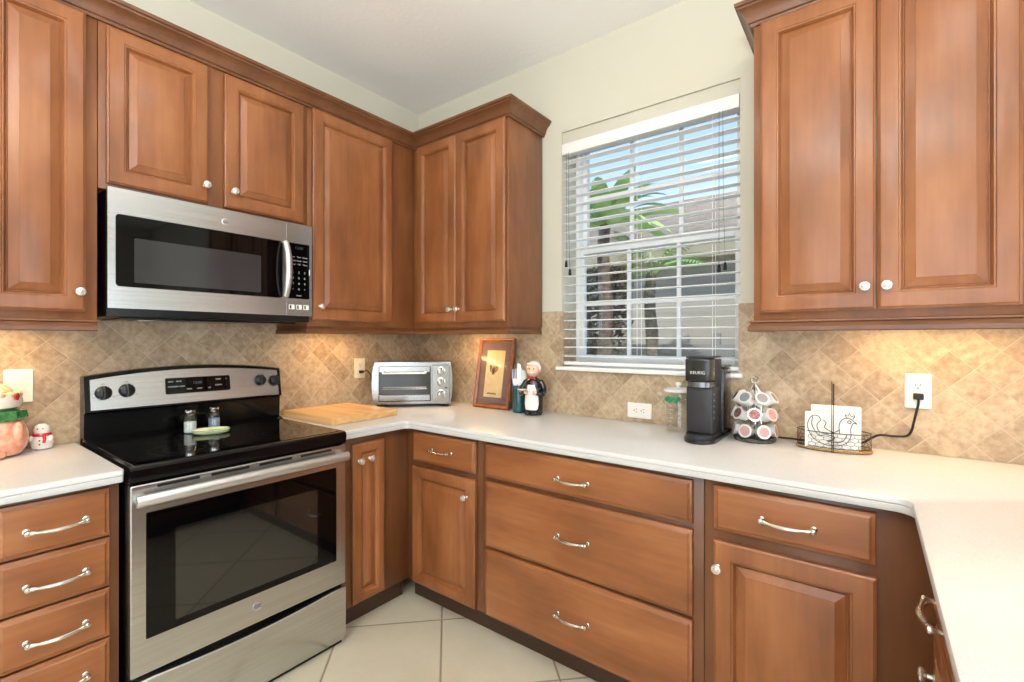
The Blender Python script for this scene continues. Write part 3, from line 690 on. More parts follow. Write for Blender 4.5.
def loft(b, rings, cap=True):
    R = [[b.verts.new(p) for p in r] for r in rings]; n = len(R[0])
    for u, v in zip(R, R[1:]):
        for i in range(n): b.faces.new((u[i], u[(i+1)%n], v[(i+1)%n], v[i]))
    if cap: b.faces.new(R[0][::-1]); b.faces.new(R[-1])
loft(b, [blob_ring(0.8, 0), blob_ring(0.95, 0.005), blob_ring(1.0, 0.013), blob_ring(0.96, 0.014), blob_ring(0.84, 0.007)])
obj('dish', b, mat('celadon_glaze', (196,208,160), 0.2, coat=0.5), t)
b = NB(); loft(b, [blob_ring(0.45, 0.008), blob_ring(0.55, 0.0115), blob_ring(0.40, 0.0135)]); bmesh.ops.transform(b, matrix=T(-0.028, -0.006, 0.004) , verts=b.verts); obj('sponge', b, mat('pale_green_sponge', (222,224,190), 0.8), t)

# ---------------------------------------------------------------- cutting board
b = NB(); prism(b, [(-0.0, 0.0), (0.438, 0.012), (0.430, 0.392), (-0.008, 0.380)], 0, 0.034, 'xy')
bmesh.ops.bevel(b, geom=list(b.edges), offset=0.002, segments=2, affect='EDGES')
cb = at(obj('cutting_board', b, BOARD), 0.058, -0.972, 0.9144); tag(cb, 'thick butcher block cutting board lying beside the range', 'cutting board')

# ---------------------------------------------------------------- toaster oven
to = thing('toaster_oven', 'brushed silver toaster oven set diagonally in the counter corner', 'toaster oven', (0.2480, -0.2580, 0.9142), PI/4); to.scale = (1.14, 0.88, 1.24)
w2, d2, h2 = 0.207, 0.112, 0.216
b = NB()
prof = []
for sx in (1, -1):
    for i in range(9):
        tt = i/8; z = 0.014+0.202*(tt if sx == 1 else 1-tt)
        prof.append((sx*(w2 - 0.012*(2*(tt if sx == 1 else 1-tt)-1)**2), z))
prism(b, prof, -d2, d2, 'xz'); bmesh.ops.bevel(b, geom=[e for e in b.edges if abs(e.verts[0].co.y-e.verts[1].co.y) < 1e-6], offset=0.004, segments=2, affect='EDGES')
SILV = mat('silver_painted_metal', (158,156,152), 0.24, 1.0)
obj('body', b, SILV, to, True, ang=30)
for x in (-0.17, 0.17):
    for y in (-0.09, 0.09):
        b = NB(); lathe(b, [(0.013, 0), (0.015, 0.006), (0.014, 0.0145)], 14, T(x, y, 0)); obj('foot', b, RUBBER, to)
b = NB(); box(b, -0.172, 0.094, -d2-0.003, -d2+0.0, 0.028, 0.196, 0.001); obj('cavity_frame', b, BLACKP, to)
b = NB()
rplate(b, -0.168, 0.090, 0.168, 0.196, -d2-0.003, -d2-0.014, 0.004, 0.002); rplate(b, -0.168, 0.090, 0.032, 0.060, -d2-0.003, -d2-0.014, 0.004, 0.002)
fd = obj('door', b, SILV, to)
b = NB(); box(b, -0.166, 0.088, -d2-0.010, -d2-0.006, 0.058, 0.170); obj('door_glass', b, mat('smoked_toaster_glass', (58,58,52), 0.12, spec=0.4), fd)
b = NB(); tube(b, [(-0.150, -d2-0.034, 0.164), (0.072, -d2-0.034, 0.164)], 0.0065, 12)
for x in (-0.146, 0.068): box(b, x-0.006, x+0.006, -d2-0.036, -d2-0.012, 0.160, 0.176, 0.002)
obj('handle', b, STEELD, fd)
b = NB()
for z in (0.088, 0.096): tube(b, [(-0.150, -d2-0.0112, z), (0.072, -d2-0.0112, z)], 0.0012, 5)
for i in range(14): tube(b, [(-0.145+i*0.0165, -d2-0.0112, 0.086), (-0.145+i*0.0165, -d2-0.0112, 0.098)], 0.0009, 4)
obj('wire_rack', b, STEELD, to)
b = NB(); rplate(b, 0.100, 0.192, 0.026, 0.202, -d2-0.0005, -d2-0.006, 0.006, 0.002); cpn = obj('control_panel', b, SILV, to)
for z in (0.172, 0.120, 0.062):
    b = NB(); lathe(b, [(0.022, 0), (0.022, 0.003), (0.017, 0.005), (0.016, 0.018), (0.013, 0.021), (0.0005, 0.0215)], 22, T(0.147, -d2-0.006, z) @ Matrix.Rotation(PI/2, 4, 'X')); kk = obj('knob', b, STEELD, to)
    b = NB(); box(b, 0.145, 0.149, -d2-0.0285, -d2-0.0272, z, z+0.012); obj('pointer', b, BLACKP, kk, False)
b = NB(); box(b, 0.166, 0.180, -d2-0.0078, -d2-0.006, 0.088, 0.094); obj('indicator', b, BLACKP, to, False)
for z, s in ((0.197, 'TEMP'), (0.146, 'FUNCTION'), (0.090, 'TIMER')): text(s, 0.006, T(0.128, -d2-0.0064, z) @ FACE, PRINTD, cpn)

# ---------------------------------------------------------------- outlets, plug, cords
def outlet(loc, rz, label, horiz=False, gang=1, m=WHITEP, plain=False):
    t = thing('outlet_plate', label, 'outlet', loc, rz)
    w_, h_ = (0.0365*gang, 0.061)
    b = NB(); rplate(b, -w_, w_, -h_, h_, -0.0003, -0.006, 0.004, 0.002)
    if horiz: bmesh.ops.transform(b, matrix=Matrix.Rotation(PI/2, 4, 'Y'), verts=b.verts)
    obj('cover', b, m, t)
    R = Matrix.Rotation(PI/2, 4, 'Y') if horiz else Matrix.Identity(4)
    b = NB()
    rplate(b, -0.017, 0.017, -0.034, 0.034, -0.006, -0.0075, 0.003, 0.0005); bmesh.ops.transform(b, matrix=R, verts=b.verts); rc = obj('receptacle', b, m, t)
    if not plain:
        b = NB()
        for z in (-0.018, 0.018):
            for x in (-0.0065, 0.0065): box(b, x-0.0012, x+0.0012, -0.0079, -0.0074, z, z+0.008, 0, R)
            box(b, -0.0025, 0.0025, -0.0079, -0.0074, z-0.010, z-0.005, 0, R)
        obj('slots', b, DARK, rc, False)
    return t
outlet((1.596, -TT-0.0002, 0.972), 0, 'white horizontal outlet low on the tile under the window', True)
outlet((2.619, -TT-0.0002, 1.134), 0, 'white outlet with black plug right of the napkin holder')
outlet((TT+0.0002, -0.478, 1.142), R90, 'ivory outlet beside the toaster oven', m=IVORY)
o_ = outlet((TT+0.0002, -1.922, 1.146), R90, 'white switch plate behind the pink jar', gang=1.05, plain=True)
# ---------------------------------------------------------------- framed picture leaning on the tile
fr = thing('picture_frame', 'walnut framed picture with cream panel leaning against the tile', 'picture', (0.724, -0.084, 0.9150))
fr.rotation_euler = (math.radians(-9.5), 0, 0)
fw, fh = 0.268, 0.412
b = NB()
def frame_prof(b, x0, x1, z0, z1, P):
    rows = []
    for d, y in P: rows.append([b.verts.new(c) for c in ((x0+d, y, z0+d), (x1-d, y, z0+d), (x1-d, y, z1-d), (x0+d, y, z1-d))])
    n = len(rows)
    for a in range(n):
        u, v = rows[a], rows[(a+1)%n]
        for i in range(4): b.faces.new((u[i], u[(i+1)%4], v[(i+1)%4], v[i]))
frame_prof(b, -fw/2, fw/2, 0, fh, [(0, 0), (0, -0.014), (0.004, -0.018), (0.010, -0.018), (0.020, -0.011), (0.023, -0.011), (0.023, 0)])
obj('frame', b, FRAMEW, fr, True, ang=25)
b = NB(); box(b, -fw/2+0.0235, fw/2-0.0235, -0.006, -0.0005, 0.0235, fh-0.0235); obj('mat_board', b, mat('mauve_mat_board', (104,84,88), 0.7, noise=((4,4,260), (128,104,100))), fr, False, label='mauve grey mat board')
b = NB(); box(b, -0.066, 0.070, -0.0085, -0.0062, 0.064, 0.340, 0.001); pn = obj('panel', b, mat('cream_panel', (214,190,138), 0.6, noise=((20,20,20), (226,206,160))), fr, False, label='cream panel with a brown bird emblem')
INK = mat('brown_ink', (92,60,28), 0.6)
b = NB()
tube(b, smooth_pts([(-0.034, -0.0095, 0.252), (-0.030, -0.0095, 0.222), (-0.005, -0.0095, 0.212), (0.020, -0.0095, 0.222), (0.024, -0.0095, 0.252)], 5), [0.003]*21, 6)
tube(b, smooth_pts([(-0.024, -0.0095, 0.250), (-0.020, -0.0095, 0.230), (-0.005, -0.0095, 0.222), (0.010, -0.0095, 0.230), (0.014, -0.0095, 0.250)], 5), [0.003]*21, 6)
ball(b, (-0.005, -0.009, 0.226), 0.011, (1, 0.25, 1.5)); ball(b, (-0.005, -0.009, 0.247), 0.006, (1, 0.3, 1))
for i in range(5): tube(b, [(-0.005, -0.0095, 0.214), (-0.005+(i-2)*0.006, -0.0095, 0.197)], 0.0015, 5)
for x in range(7): ball(b, (-0.035+x*0.010, -0.009, 0.084+0.003*(x % 2)), 0.0055, (1, 0.2, 0.8), 8, 6)
obj('emblem', b, INK, pn)
b = NB(); box(b, -fw/2+0.0235, fw/2-0.0235, -0.0112, -0.0102, 0.0235, fh-0.0235); obj('glass', b, thin_glass('picture_glass', (0.97,0.97,0.97), 0.12, 0.02), fr, False)

# ---------------------------------------------------------------- teal jar of plastic cutlery
JX, JY = 0.944, -0.108
t = thing('cutlery_jar', 'teal glass jar holding white and blue plastic cutlery', 'jar', (JX, JY, 0.9145))
b = NB()
lathe(b, [(0.030, 0), (0.036, 0.004), (0.037, 0.012), (0.037, 0.115), (0.033, 0.132), (0.030, 0.140), (0.033, 0.146), (0.033, 0.150)], 24, None, True, False); obj('glass_body', b, mat('teal_jar_glass', (26,88,92), 0.08, coat=0.6, trans=0.35), t)
def utensil(kind, m, x, y, ax, ay, spin, label, group, L=0.19):
    b = NB()
    hw = 0.0045
    tube(b, [(0,0,0), (0,0,L*0.55)], [hw, hw*0.8], 6)
    for v in b.verts: v.co.y *= 0.35
    z0 = L*0.54
    if kind == 'fork':
        poly = [(-0.004, z0), (0.004, z0), (0.011, z0+0.020), (0.012, z0+0.036), (-0.012, z0+0.036), (-0.011, z0+0.020)]
        prism(b, poly, -0.0009, 0.0009, 'xz')
        for i in range(4): xx = -0.0105+i*0.007; prism(b, [(xx-0.0015, z0+0.0355), (xx+0.0015, z0+0.0355), (xx+0.0007, z0+0.075), (xx-0.0007, z0+0.075)], -0.0008, 0.0008, 'xz')
    elif kind == 'knife':
        prism(b, [(-0.005, z0), (0.005, z0), (0.010, z0+0.02), (0.011, z0+0.060), (0.006, z0+0.082), (-0.007, z0+0.088), (-0.008, z0+0.02)], -0.0010, 0.0010, 'xz')
    else:
        loft(b, [[(s*0.016*math.cos(2*PI*i/18), dy+0.003*math.cos(2*PI*i/18)**2*0, z0+0.030+s*0.028*math.sin(2*PI*i/18)) for i in range(18)] for s, dy in ((0.6, 0.0045), (0.95, 0.001), (1.0, -0.001), (0.9, -0.0002), (0.5, 0.003))])
    o = obj(kind, b, m)
    o.location = (x, y, 0.9215); o.rotation_euler = (ay*0.7, ax*0.7, spin); o.scale = (1.3, 1.3, 1.38); tag(o, label, kind if kind != 'knife' else 'knife', group); return o
WP = mat('white_cutlery_plastic', (242,242,240), 0.25, coat=0.3); BP = mat('blue_cutlery_plastic', (40,84,190), 0.3)
utensil('knife', BP, JX-0.016, JY-0.006, -0.10, 0.05, 0.3, 'blue plastic knife leaning left in the teal jar', None, 0.15)
utensil('fork', BP, JX-0.012, JY+0.010, -0.12, -0.05, 0.2, 'blue plastic fork standing left in the teal jar', None, 0.14)
utensil('fork', WP, JX-0.010, JY-0.010, -0.05, 0.06, 0.25, 'white plastic fork nearest the blue cutlery in the jar', None, 0.175)
utensil('fork', WP, JX-0.002, JY+0.006, -0.01, -0.04, 0.35, 'white plastic fork standing in the middle of the teal jar', None, 0.18)
utensil('knife', WP, JX+0.004, JY-0.013, 0.03, 0.05, 0.5, 'white plastic knife standing at the front of the teal jar', None, 0.195)
utensil('spoon', WP, JX+0.010, JY+0.008, 0.06, -0.03, 0.3, 'white plastic spoon standing at the back of the teal jar', None, 0.20)
utensil('spoon', WP, JX+0.012, JY-0.006, 0.09, 0.05, 0.5, 'white plastic spoon leaning right in the teal jar', None, 0.195)

# ---------------------------------------------------------------- chef figurine
cf = thing('chef_figurine', 'ceramic chef figurine in black coat and white apron by the window', 'figurine', (1.050, -0.122, 0.9145), math.radians(18))
b = NB()
def elo(b, rows, n=22, fwd=0.0):
    """stacked ellipses: (z, rx, ry, cx, cy)"""
    loft(b, [[(cx+rx*math.cos(2*PI*i/n), cy+ry*math.sin(2*PI*i/n), z) for i in range(n)] for z, rx, ry, cx, cy in rows])
elo(b, [(0.0, 0.044, 0.036, 0, 0), (0.010, 0.050, 0.041, 0, 0), (0.05, 0.051, 0.042, 0, 0), (0.10, 0.053, 0.044, 0, -0.002), (0.14, 0.052, 0.042, 0, -0.002), (0.17, 0.044, 0.034, 0, 0), (0.190, 0.032, 0.027, 0, 0), (0.200, 0.018, 0.018, 0, 0), (0.206, 0.016, 0.016, 0, 0)])
body = obj('body', b, CERB, cf)
for s in (-1, 1):
    b = NB(); ball(b, (s*0.022, -0.036, 0.012), 0.020, (0.85, 1.25, 0.6)); obj('shoe', b, CERB, cf)
    b = NB()
    pts = [(s*0.042, 0.0, 0.172), (s*0.060, -0.010, 0.140), (s*0.058, -0.035, 0.115), (s*0.030, -0.056, 0.122)]
    tube(b, smooth_pts(pts, 5), [0.017-0.0004*i for i in range(16)], 12); ball(b, pts[0], 0.017); arm = obj('arm', b, CERB, cf)
    b = NB(); ball(b, (s*0.026, -0.060, 0.124), 0.0105, (1.1, 0.9, 0.9)); 
    for q in range(4): ball(b, (s*(0.020-0.001*q), -0.067+0.002*q, 0.130-0.005*q), 0.0036, (1.6, 1, 1), 8, 6)
    obj('hand', b, SKIN, arm)
b = NB()
prof_ = [(0.163, 0.018), (0.15, 0.022), (0.125, 0.030), (0.10, 0.036), (0.06, 0.038), (0.036, 0.034), (0.030, 0.028)]
rows = []
for z, hw in prof_:
    rows.append([(hw*s_/6, -math.sqrt(max(0, 1-(hw*s_/6/0.0545)**2))*0.0445-0.003, z) for s_ in range(-6, 7)])
R_ = [[b.verts.new(p) for p in r] for r in rows]; R2 = [[b.verts.new((p[0], p[1]+0.0035, p[2])) for p in r] for r in rows]
for a in range(len(R_)-1):
    for i in range(12): b.faces.new((R_[a][i], R_[a][i+1], R_[a+1][i+1], R_[a+1][i])); b.faces.new((R2[a][i+1], R2[a][i], R2[a+1][i], R2[a+1][i+1]))
    b.faces.new((R_[a][0], R_[a+1][0], R2[a+1][0], R2[a][0])); b.faces.new((R_[a+1][12], R_[a][12], R2[a][12], R2[a+1][12]))
for i in range(12): b.faces.new((R_[0][i+1], R_[0][i], R2[0][i], R2[0][i+1])); b.faces.new((R_[-1][i], R_[-1][i+1], R2[-1][i+1], R2[-1][i]))
obj('apron', b, CERW, cf, label='white apron')
b = NB(); ball(b, (0, -0.004, 0.240), 0.037, (0.90, 0.92, 1.12), 22, 14); ball(b, (0, -0.041, 0.236), 0.0085, (1, 1, 0.9), 10, 8)
for s in (-1, 1): ball(b, (s*0.034, -0.004, 0.238), 0.008, (0.5, 1, 1.2), 8, 6)
for s in (-1, 1): ball(b, (s*0.015, -0.032, 0.226), 0.010, (1, 0.8, 0.9), 10, 8)
head = obj('head', b, SKIN, cf)
b = NB()
for s in (-1, 1): ball(b, (s*0.012, -0.0365, 0.247), 0.0034, (1, 0.6, 1), 8, 6)
obj('eyes', b, CERB, head)
b = NB(); tube(b, smooth_pts([(-0.018, -0.034, 0.224), (-0.008, -0.041, 0.229), (0, -0.042, 0.227), (0.008, -0.041, 0.229), (0.018, -0.034, 0.224)], 4), [0.0016+0.0034*math.sin(PI*i/16) for i in range(17)], 6); obj('moustache', b, CERW, head)
b = NB(); ball(b, (0, 0.006, 0.262), 0.036, (0.98, 0.95, 0.72), 20, 12)
for s in (-1, 1): ball(b, (s*0.033, 0.006, 0.246), 0.013, (0.6, 1.2, 1.5), 10, 8)
for i in range(5): ball(b, (-0.022+0.011*i, -0.020, 0.272), 0.010, (1, 0.9, 0.7), 10, 8)
obj('hair', b, CERW, head, label='white hair')
b = NB()
for s in (-1, 1): prism(b, [(0, 0.197), (s*0.018, 0.206), (s*0.018, 0.190)][::s], -0.036, -0.028, 'xz')
ball(b, (0, -0.034, 0.197), 0.005); obj('bow_tie', b, RED, cf, label='red bow tie')
b = NB(); lathe(b, [(0.012, 0), (0.024, 0.004), (0.026, 0.007), (0.022, 0.0065), (0.010, 0.003)], 18, T(-0.040, -0.072, 0.134)); obj('plate', b, CERW, cf, label='small white plate')

# ---------------------------------------------------------------- glass pitcher
t = thing('glass_pitcher', 'clear glass measuring pitcher with white lid behind the coffee maker', 'pitcher', (1.815, -0.105, 0.9145))
b = NB(); lathe(b, [(0.048, 0), (0.056, 0.004), (0.058, 0.02), (0.061, 0.165), (0.063, 0.172)], 28, None, True, False); obj('glass_body', b, thin_glass('pitcher_glass', (0.975,0.985,0.98), 0.06, 0.30), t)
b = NB(); tube(b, smooth_pts([(-0.056, -0.012, 0.155), (-0.085, -0.018, 0.160), (-0.098, -0.021, 0.140), (-0.094, -0.020, 0.095), (-0.080, -0.017, 0.065), (-0.056, -0.012, 0.052)], 6), 0.0065, 10); obj('handle', b, thin_glass('pitcher_handle_glass', (0.97,0.98,0.975), 0.08, 0.45), t)
b = NB(); lathe(b, [(0.058, 0.1725), (0.064, 0.174), (0.064, 0.182), (0.050, 0.187), (0.012, 0.189), (0.010, 0.196), (0.014, 0.204), (0.012, 0.212), (0.001, 0.214)], 26); obj('lid', b, mat('translucent_white_lid', (232,234,230), 0.3), t)
b = NB(); gm = mat('green_print', (40,130,86), 0.5)
for i in range(7):
    a = math.radians(-128+i*9); b2 = 0.0608+0.0003
    x, y = b2*math.cos(a), b2*math.sin(a)
    ball(b, (x, y, 0.142+0.006*math.sin(i*2.3)), 0.0095, (1, 0.25, 1.1), 8, 6, )
obj('green_markings', b, gm, t)
b = NB()
for j in range(6):
    for k2 in range(4 if j % 2 else 7):
        a = math.radians(-112+k2*2.2); tube(b, [(0.0606*math.cos(a), 0.0606*math.sin(a), 0.03+j*0.017), (0.0606*math.cos(a+0.03), 0.0606*math.sin(a+0.03), 0.03+j*0.017)], 0.0009, 4)
obj('measuring_lines', b, WHITEP, t)

# ---------------------------------------------------------------- single-serve coffee maker
km = thing('coffee_maker', 'slim black single serve coffee maker on the white counter', 'coffee maker', (1.952, -0.190, 0.9145))
KB = mat('black_gloss_plastic', (20,20,22), 0.2, coat=0.4); KM = mat('black_matte_plastic', (40,40,43), 0.42)
b = NB(); pl = [(-0.060, 0.158), (-0.060, -0.085)] + [(0.060*math.cos(PI+PI*i/16)*1.0, -0.085+0.068*math.sin(PI+PI*i/16)) for i in range(1, 16)] + [(0.060, -0.085), (0.060, 0.158)]
prism(b, pl, 0, 0.016, 'xy'); bmesh.ops.bevel(b, geom=[e for e in b.edges if abs(e.verts[0].co.z-e.verts[1].co.z) < 1e-6], offset=0.003, segments=2, affect='EDGES'); obj('base', b, KB, km)
b = NB(); pl2 = [(-0.052, 0.036), (-0.052, -0.083)] + [(0.052*math.cos(PI+PI*i/16), -0.083+0.062*math.sin(PI+PI*i/16)) for i in range(1, 16)] + [(0.052, -0.083), (0.052, 0.036)]
prism(b, pl2, 0.0165, 0.033, 'xy'); bmesh.ops.bevel(b, geom=[e for e in b.edges if e.verts[0].co.z > 0.03 and e.verts[1].co.z > 0.03], offset=0.004, segments=2, affect='EDGES'); dt = obj('drip_tray', b, KM, km)
b = NB()
for i in range(9): box(b, -0.036+i*0.009-0.0025, -0.036+i*0.009+0.0025, -0.132, -0.102, 0.0332, 0.0342)
obj('grate', b, mat('dark_steel', (70,70,74), 0.3, 0.9), dt)
b = NB(); box(b, -0.050, 0.050, -0.098, 0.040, 0.0335, 0.2155, 0.006, seg=3); box(b, -0.050, 0.050, -0.034, 0.040, 0.2156, 0.322, 0.004, seg=2); col = obj('column', b, KM, km)
b = NB(); box(b, -0.048, 0.048, -0.122, -0.0355, 0.236, 0.328, 0.008, seg=3); hd = obj('brew_head', b, KB, km)
b = NB(); pl = [(-0.044, -0.036), (-0.044, -0.100)] + [(0.044*math.cos(PI+PI*i/14), -0.100+0.022*math.sin(PI+PI*i/14)) for i in range(1, 14)] + [(0.044, -0.100), (0.044, -0.036)]
prism(b, pl, 0.216, 0.2355, 'xy'); obj('spout_ring', b, mat('grey_metallic_plastic', (120,120,124), 0.25, 0.8), hd)
b = NB(); box(b, -0.049, 0.049, -0.110, 0.035, 0.3285, 0.335, 0.003); obj('lid', b, KM, hd)
text('KEURIG', 0.0165, T(0.0, -0.1222, 0.272) @ FACE, mat('silver_print', (214,214,218), 0.35), hd)
b = NB(); box(b, -0.052, 0.060, 0.0405, 0.160, 0.0165, 0.285, 0.010, seg=3); obj('water_tank', b, mat('smoked_clear_plastic', (30,32,36), 0.08, coat=0.5, trans=0.25), km)
b = NB(); box(b, -0.053, 0.061, 0.0405, 0.161, 0.2855, 0.294, 0.003); obj('tank_lid', b, KB, km)
for i, z in enumerate((0.188, 0.165, 0.142, 0.119, 0.096)):
    b = NB(); lathe(b, [(0.0045, 0), (0.004, 0.0012), (0.0005, 0.0014)], 12, T(0.0502, -0.080, z) @ Matrix.Rotation(PI/2, 4, 'Y')); obj('button', b, mat('button_print', (170,172,178), 0.4), km)

# power cords belong to their appliances
def power_cord(owner, box_, pts, rad, plug_label):
    bpy.context.view_layer.update(); inv = owner.matrix_world.inverted()
    b = NB(); tube(b, smooth_pts(pts, 6), rad, 8); bmesh.ops.transform(b, matrix=inv, verts=b.verts); c = obj('power_cord', b, RUBBER, owner, label='black power cord')
    b = NB(); box(b, *box_, 0.003); bmesh.ops.transform(b, matrix=inv, verts=b.verts); obj('plug', b, RUBBER, c, label=plug_label)
power_cord(km, (2.605, 2.633, -0.044, -0.0165, 1.106, 1.127), [(2.619, -0.034, 1.108), (2.618, -0.030, 1.085), (2.608, -0.026, 1.03), (2.600, -0.022, 0.99), (2.585, -0.020, 0.972), (2.55, -0.020, 0.968), (2.515, -0.020, 0.968), (2.49, -0.022, 0.955), (2.465, -0.024, 0.935), (2.42, -0.028, 0.921), (2.34, -0.030, 0.919), (2.25, -0.022, 0.919), (2.14, -0.020, 0.919), (2.06, -0.022, 0.9187), (2.005, -0.036, 0.935), (1.975, -0.050, 0.945)], 0.0038, 'black plug in the right outlet')
power_cord(to, (0.0165, 0.040, -0.489, -0.467, 1.113, 1.129), [(0.038, -0.474, 1.120), (0.050, -0.456, 1.128), (0.056, -0.433, 1.10), (0.050, -0.416, 1.04), (0.050, -0.393, 0.99), (0.060, -0.37, 0.96), (0.085, -0.33, 0.955), (0.110, -0.30, 0.96)], 0.0028, 'black plug in the ivory outlet')

# ---------------------------------------------------------------- coffee pod carousel with pods
CX, CY = 2.118, -0.118
t = thing('pod_carousel', 'wire coffee pod carousel on round smoked base', 'pod holder', (CX, CY, 0.9145))
b = NB(); lathe(b, [(0.070, 0), (0.076, 0.003), (0.077, 0.012), (0.072, 0.016), (0.0005, 0.017)], 36); obj('base', b, mat('smoked_grey_base', (92,92,92), 0.12, 0.6), t)
b = NB(); tube(b, [(0,0,0.017), (0,0,0.225)], 0.0035, 8); obj('post', b, CHROME, t)
b = NB(); tube(b, [(0.012*math.cos(2*PI*i/20), 0, 0.240+0.011*math.sin(2*PI*i/20)) for i in range(20)], 0.0040, 7, True); obj('top_ring', b, CHROME, t)
TIERS = [(0.050, 0), (0.115, 1), (0.180, 2)]
b = NB()
for z, k2 in TIERS:
    for rr, dz_ in ((0.033, -0.020), (0.056, -0.012)):
        tube(b, [(rr*math.cos(2*PI*i/28), rr*math.sin(2*PI*i/28), z+dz_) for i in range(28)], 0.0013, 5, True)
for i in range(7):
    a = 2*PI*(i+0.5)/7
    tube(b, smooth_pts([(0.004*math.cos(a), 0.004*math.sin(a), 0.022), (0.030*math.cos(a), 0.030*math.sin(a), 0.050), (0.026*math.cos(a), 0.026*math.sin(a), 0.09), (0.030*math.cos(a), 0.030*math.sin(a), 0.115), (0.026*math.cos(a), 0.026*math.sin(a), 0.15), (0.030*math.cos(a), 0.030*math.sin(a), 0.180), (0.004*math.cos(a), 0.004*math.sin(a), 0.222)], 4), 0.0013, 5)
obj('wire_frame', b, CHROME, t)
def make_pod(lidm, cupm, ringm):
    p = thing('coffee_pod', '', 'coffee pod')
    b = NB(); lathe(b, [(0.0165, -0.042), (0.0185, -0.040), (0.0200, -0.018), (0.0235, -0.002), (0.0265, -0.001), (0.0265, 0.0)], 20); obj('cup', b, cupm, p)
    b = NB(); lathe(b, [(0.0261, 0.0001), (0.0257, 0.0009), (0.0005, 0.0011)], 20); obj('foil_lid', b, lidm, p)
    b = NB(); lathe(b, [(0.0195, 0.0012), (0.0190, 0.0016), (0.0005, 0.0017)], 20); obj('lid_print', b, ringm, p)
    return p
FOIL = mat('white_foil', (236,234,232), 0.3, 0.25); CUPW = mat('white_cup', (236,236,234), 0.35); CUPT = mat('greyish_cup', (206,206,200), 0.3)
MAROON = mat('maroon_print', (112,34,44), 0.4, noise=((200,200,200), (178,120,120))); PINKP = mat('rose_print', (184,96,104), 0.4, noise=((220,220,220), (222,170,168))); BROWNP = mat('dark_brown_print', (62,34,34), 0.4, noise=((200,200,200), (150,110,104))); SILVP = mat('silver_print_lid', (198,204,208), 0.25, 0.6)
PROTO = {}
first_used = set()
def pod(kind, x, y, z, az, el, label, group):
    if kind not in PROTO: PROTO[kind] = make_pod({'rose': mat('blush_foil', (232,206,200), 0.35)}.get(kind, FOIL), CUPT if kind == 'grey' else CUPW, {'maroon': MAROON, 'rose': PINKP, 'brown': BROWNP, 'silver': SILVP, 'grey': mat('pale_rose_print', (190,150,146), 0.4)}[kind]); r = PROTO[kind]
    else:
        r = PROTO[kind].copy(); COL.objects.link(r)
        for c in PROTO[kind].children: d = c.copy(); COL.objects.link(d); d.parent = r
    r.location = (x, y, z); r.rotation_euler = (0, PI/2-el, az); r['label'] = label; r['group'] = group
tier_names = ['bottom', 'middle', 'top']
kinds = {0: ['grey']*7, 1: ['brown', 'maroon', 'rose', 'rose', 'maroon', 'brown', 'maroon'], 2: ['silver']*7}
for z, k2 in TIERS:
    for i in range(7):
        a = math.radians(-80 + (25, 0, 22)[k2]) + 2*PI*(i-1)/7
        el = math.radians((10, 24, 34)[k2]); rr = 0.076 if k2 < 2 else 0.070
        kd = kinds[k2][i]
        lab = {0: 'greyish coffee pod in the bottom ring of the carousel', 2: 'white coffee pod with silver lid in the top ring of the carousel'}.get(k2) or {'brown': 'coffee pod with dark brown lid in the middle ring of the carousel', 'maroon': 'coffee pod with maroon lid in the middle ring of the carousel', 'rose': 'coffee pod with rose pink lid in the middle ring of the carousel'}[kd]
        pod(kd, CX+rr*math.cos(a), CY+rr*math.sin(a), 0.9145+(0.046, 0.112, 0.176)[k2], a, el, lab, lab.replace('coffee pod', 'coffee pods'))

# ---------------------------------------------------------------- rooster napkin holder
nx, ny, nz_ = 2.377, -0.120, 0.9145
t = thing('napkin_holder', 'chicken wire napkin holder with rooster outline and rope base', 'napkin holder', (nx, ny, nz_), math.radians(2))
ea, eb = 0.112, 0.062
def ell(z, s=1.0, n=40): return [(ea*s*math.cos(2*PI*i/n), eb*s*math.sin(2*PI*i/n), z) for i in range(n)]
b = NB(); tube(b, ell(0.006), 0.005, 8, True); obj('rope_rim', b, ROPE, t)
b = NB(); prism(b, [(x, y) for x, y, z in ell(0, 0.99)], 0.001, 0.004, 'xy'); obj('woven_tray', b, ROPE, t)
b = NB(); tube(b, ell(0.068), 0.0016, 6, True); tube(b, ell(0.014), 0.0012, 6, True)
# hexagonal mesh wrapped round the oval
NH = 26; rows_ = 4; hz = 0.054/(rows_*1.5+0.5)
def ep(u, z):
    a = 2*PI*u/NH - PI/2; return (ea*math.cos(a), eb*math.sin(a), z)
for r_ in range(rows_):
    z0 = 0.014 + r_*1.5*hz; o2 = 0.5*(r_ % 2)
    for i in range(NH):
        c = i+o2
        tube(b, [ep(c, z0+0.5*hz), ep(c, z0+1.5*hz)], 0.0006, 4)
        if True: tube(b, [ep(c, z0+0.5*hz), ep(c+0.5, z0)], 0.0006, 4); tube(b, [ep(c, z0+0.5*hz), ep(c-0.5, z0)], 0.0006, 4)
obj('wire_basket', b, WIRE, t)
b = NB()
def rz(pts, rad=0.0013): tube(b, smooth_pts([(x*1.12-0.004, -eb-0.003, z+0.004) for x, z in pts], 5), rad, 6)
rz([(-0.028, 0.108), (-0.034, 0.122), (-0.048, 0.124), (-0.058, 0.112), (-0.064, 0.088), (-0.058, 0.060), (-0.042, 0.036), (-0.014, 0.022), (0.014, 0.022), (0.038, 0.034), (0.050, 0.058), (0.050, 0.085), (0.056, 0.105), (0.066, 0.104)])
rz([(0.022, 0.066), (0.020, 0.092), (0.026, 0.112), (0.038, 0.122), (0.050, 0.120), (0.058, 0.112), (0.066, 0.104)])
rz([(-0.050, 0.120), (-0.052, 0.090), (-0.040, 0.062), (-0.030, 0.052)])
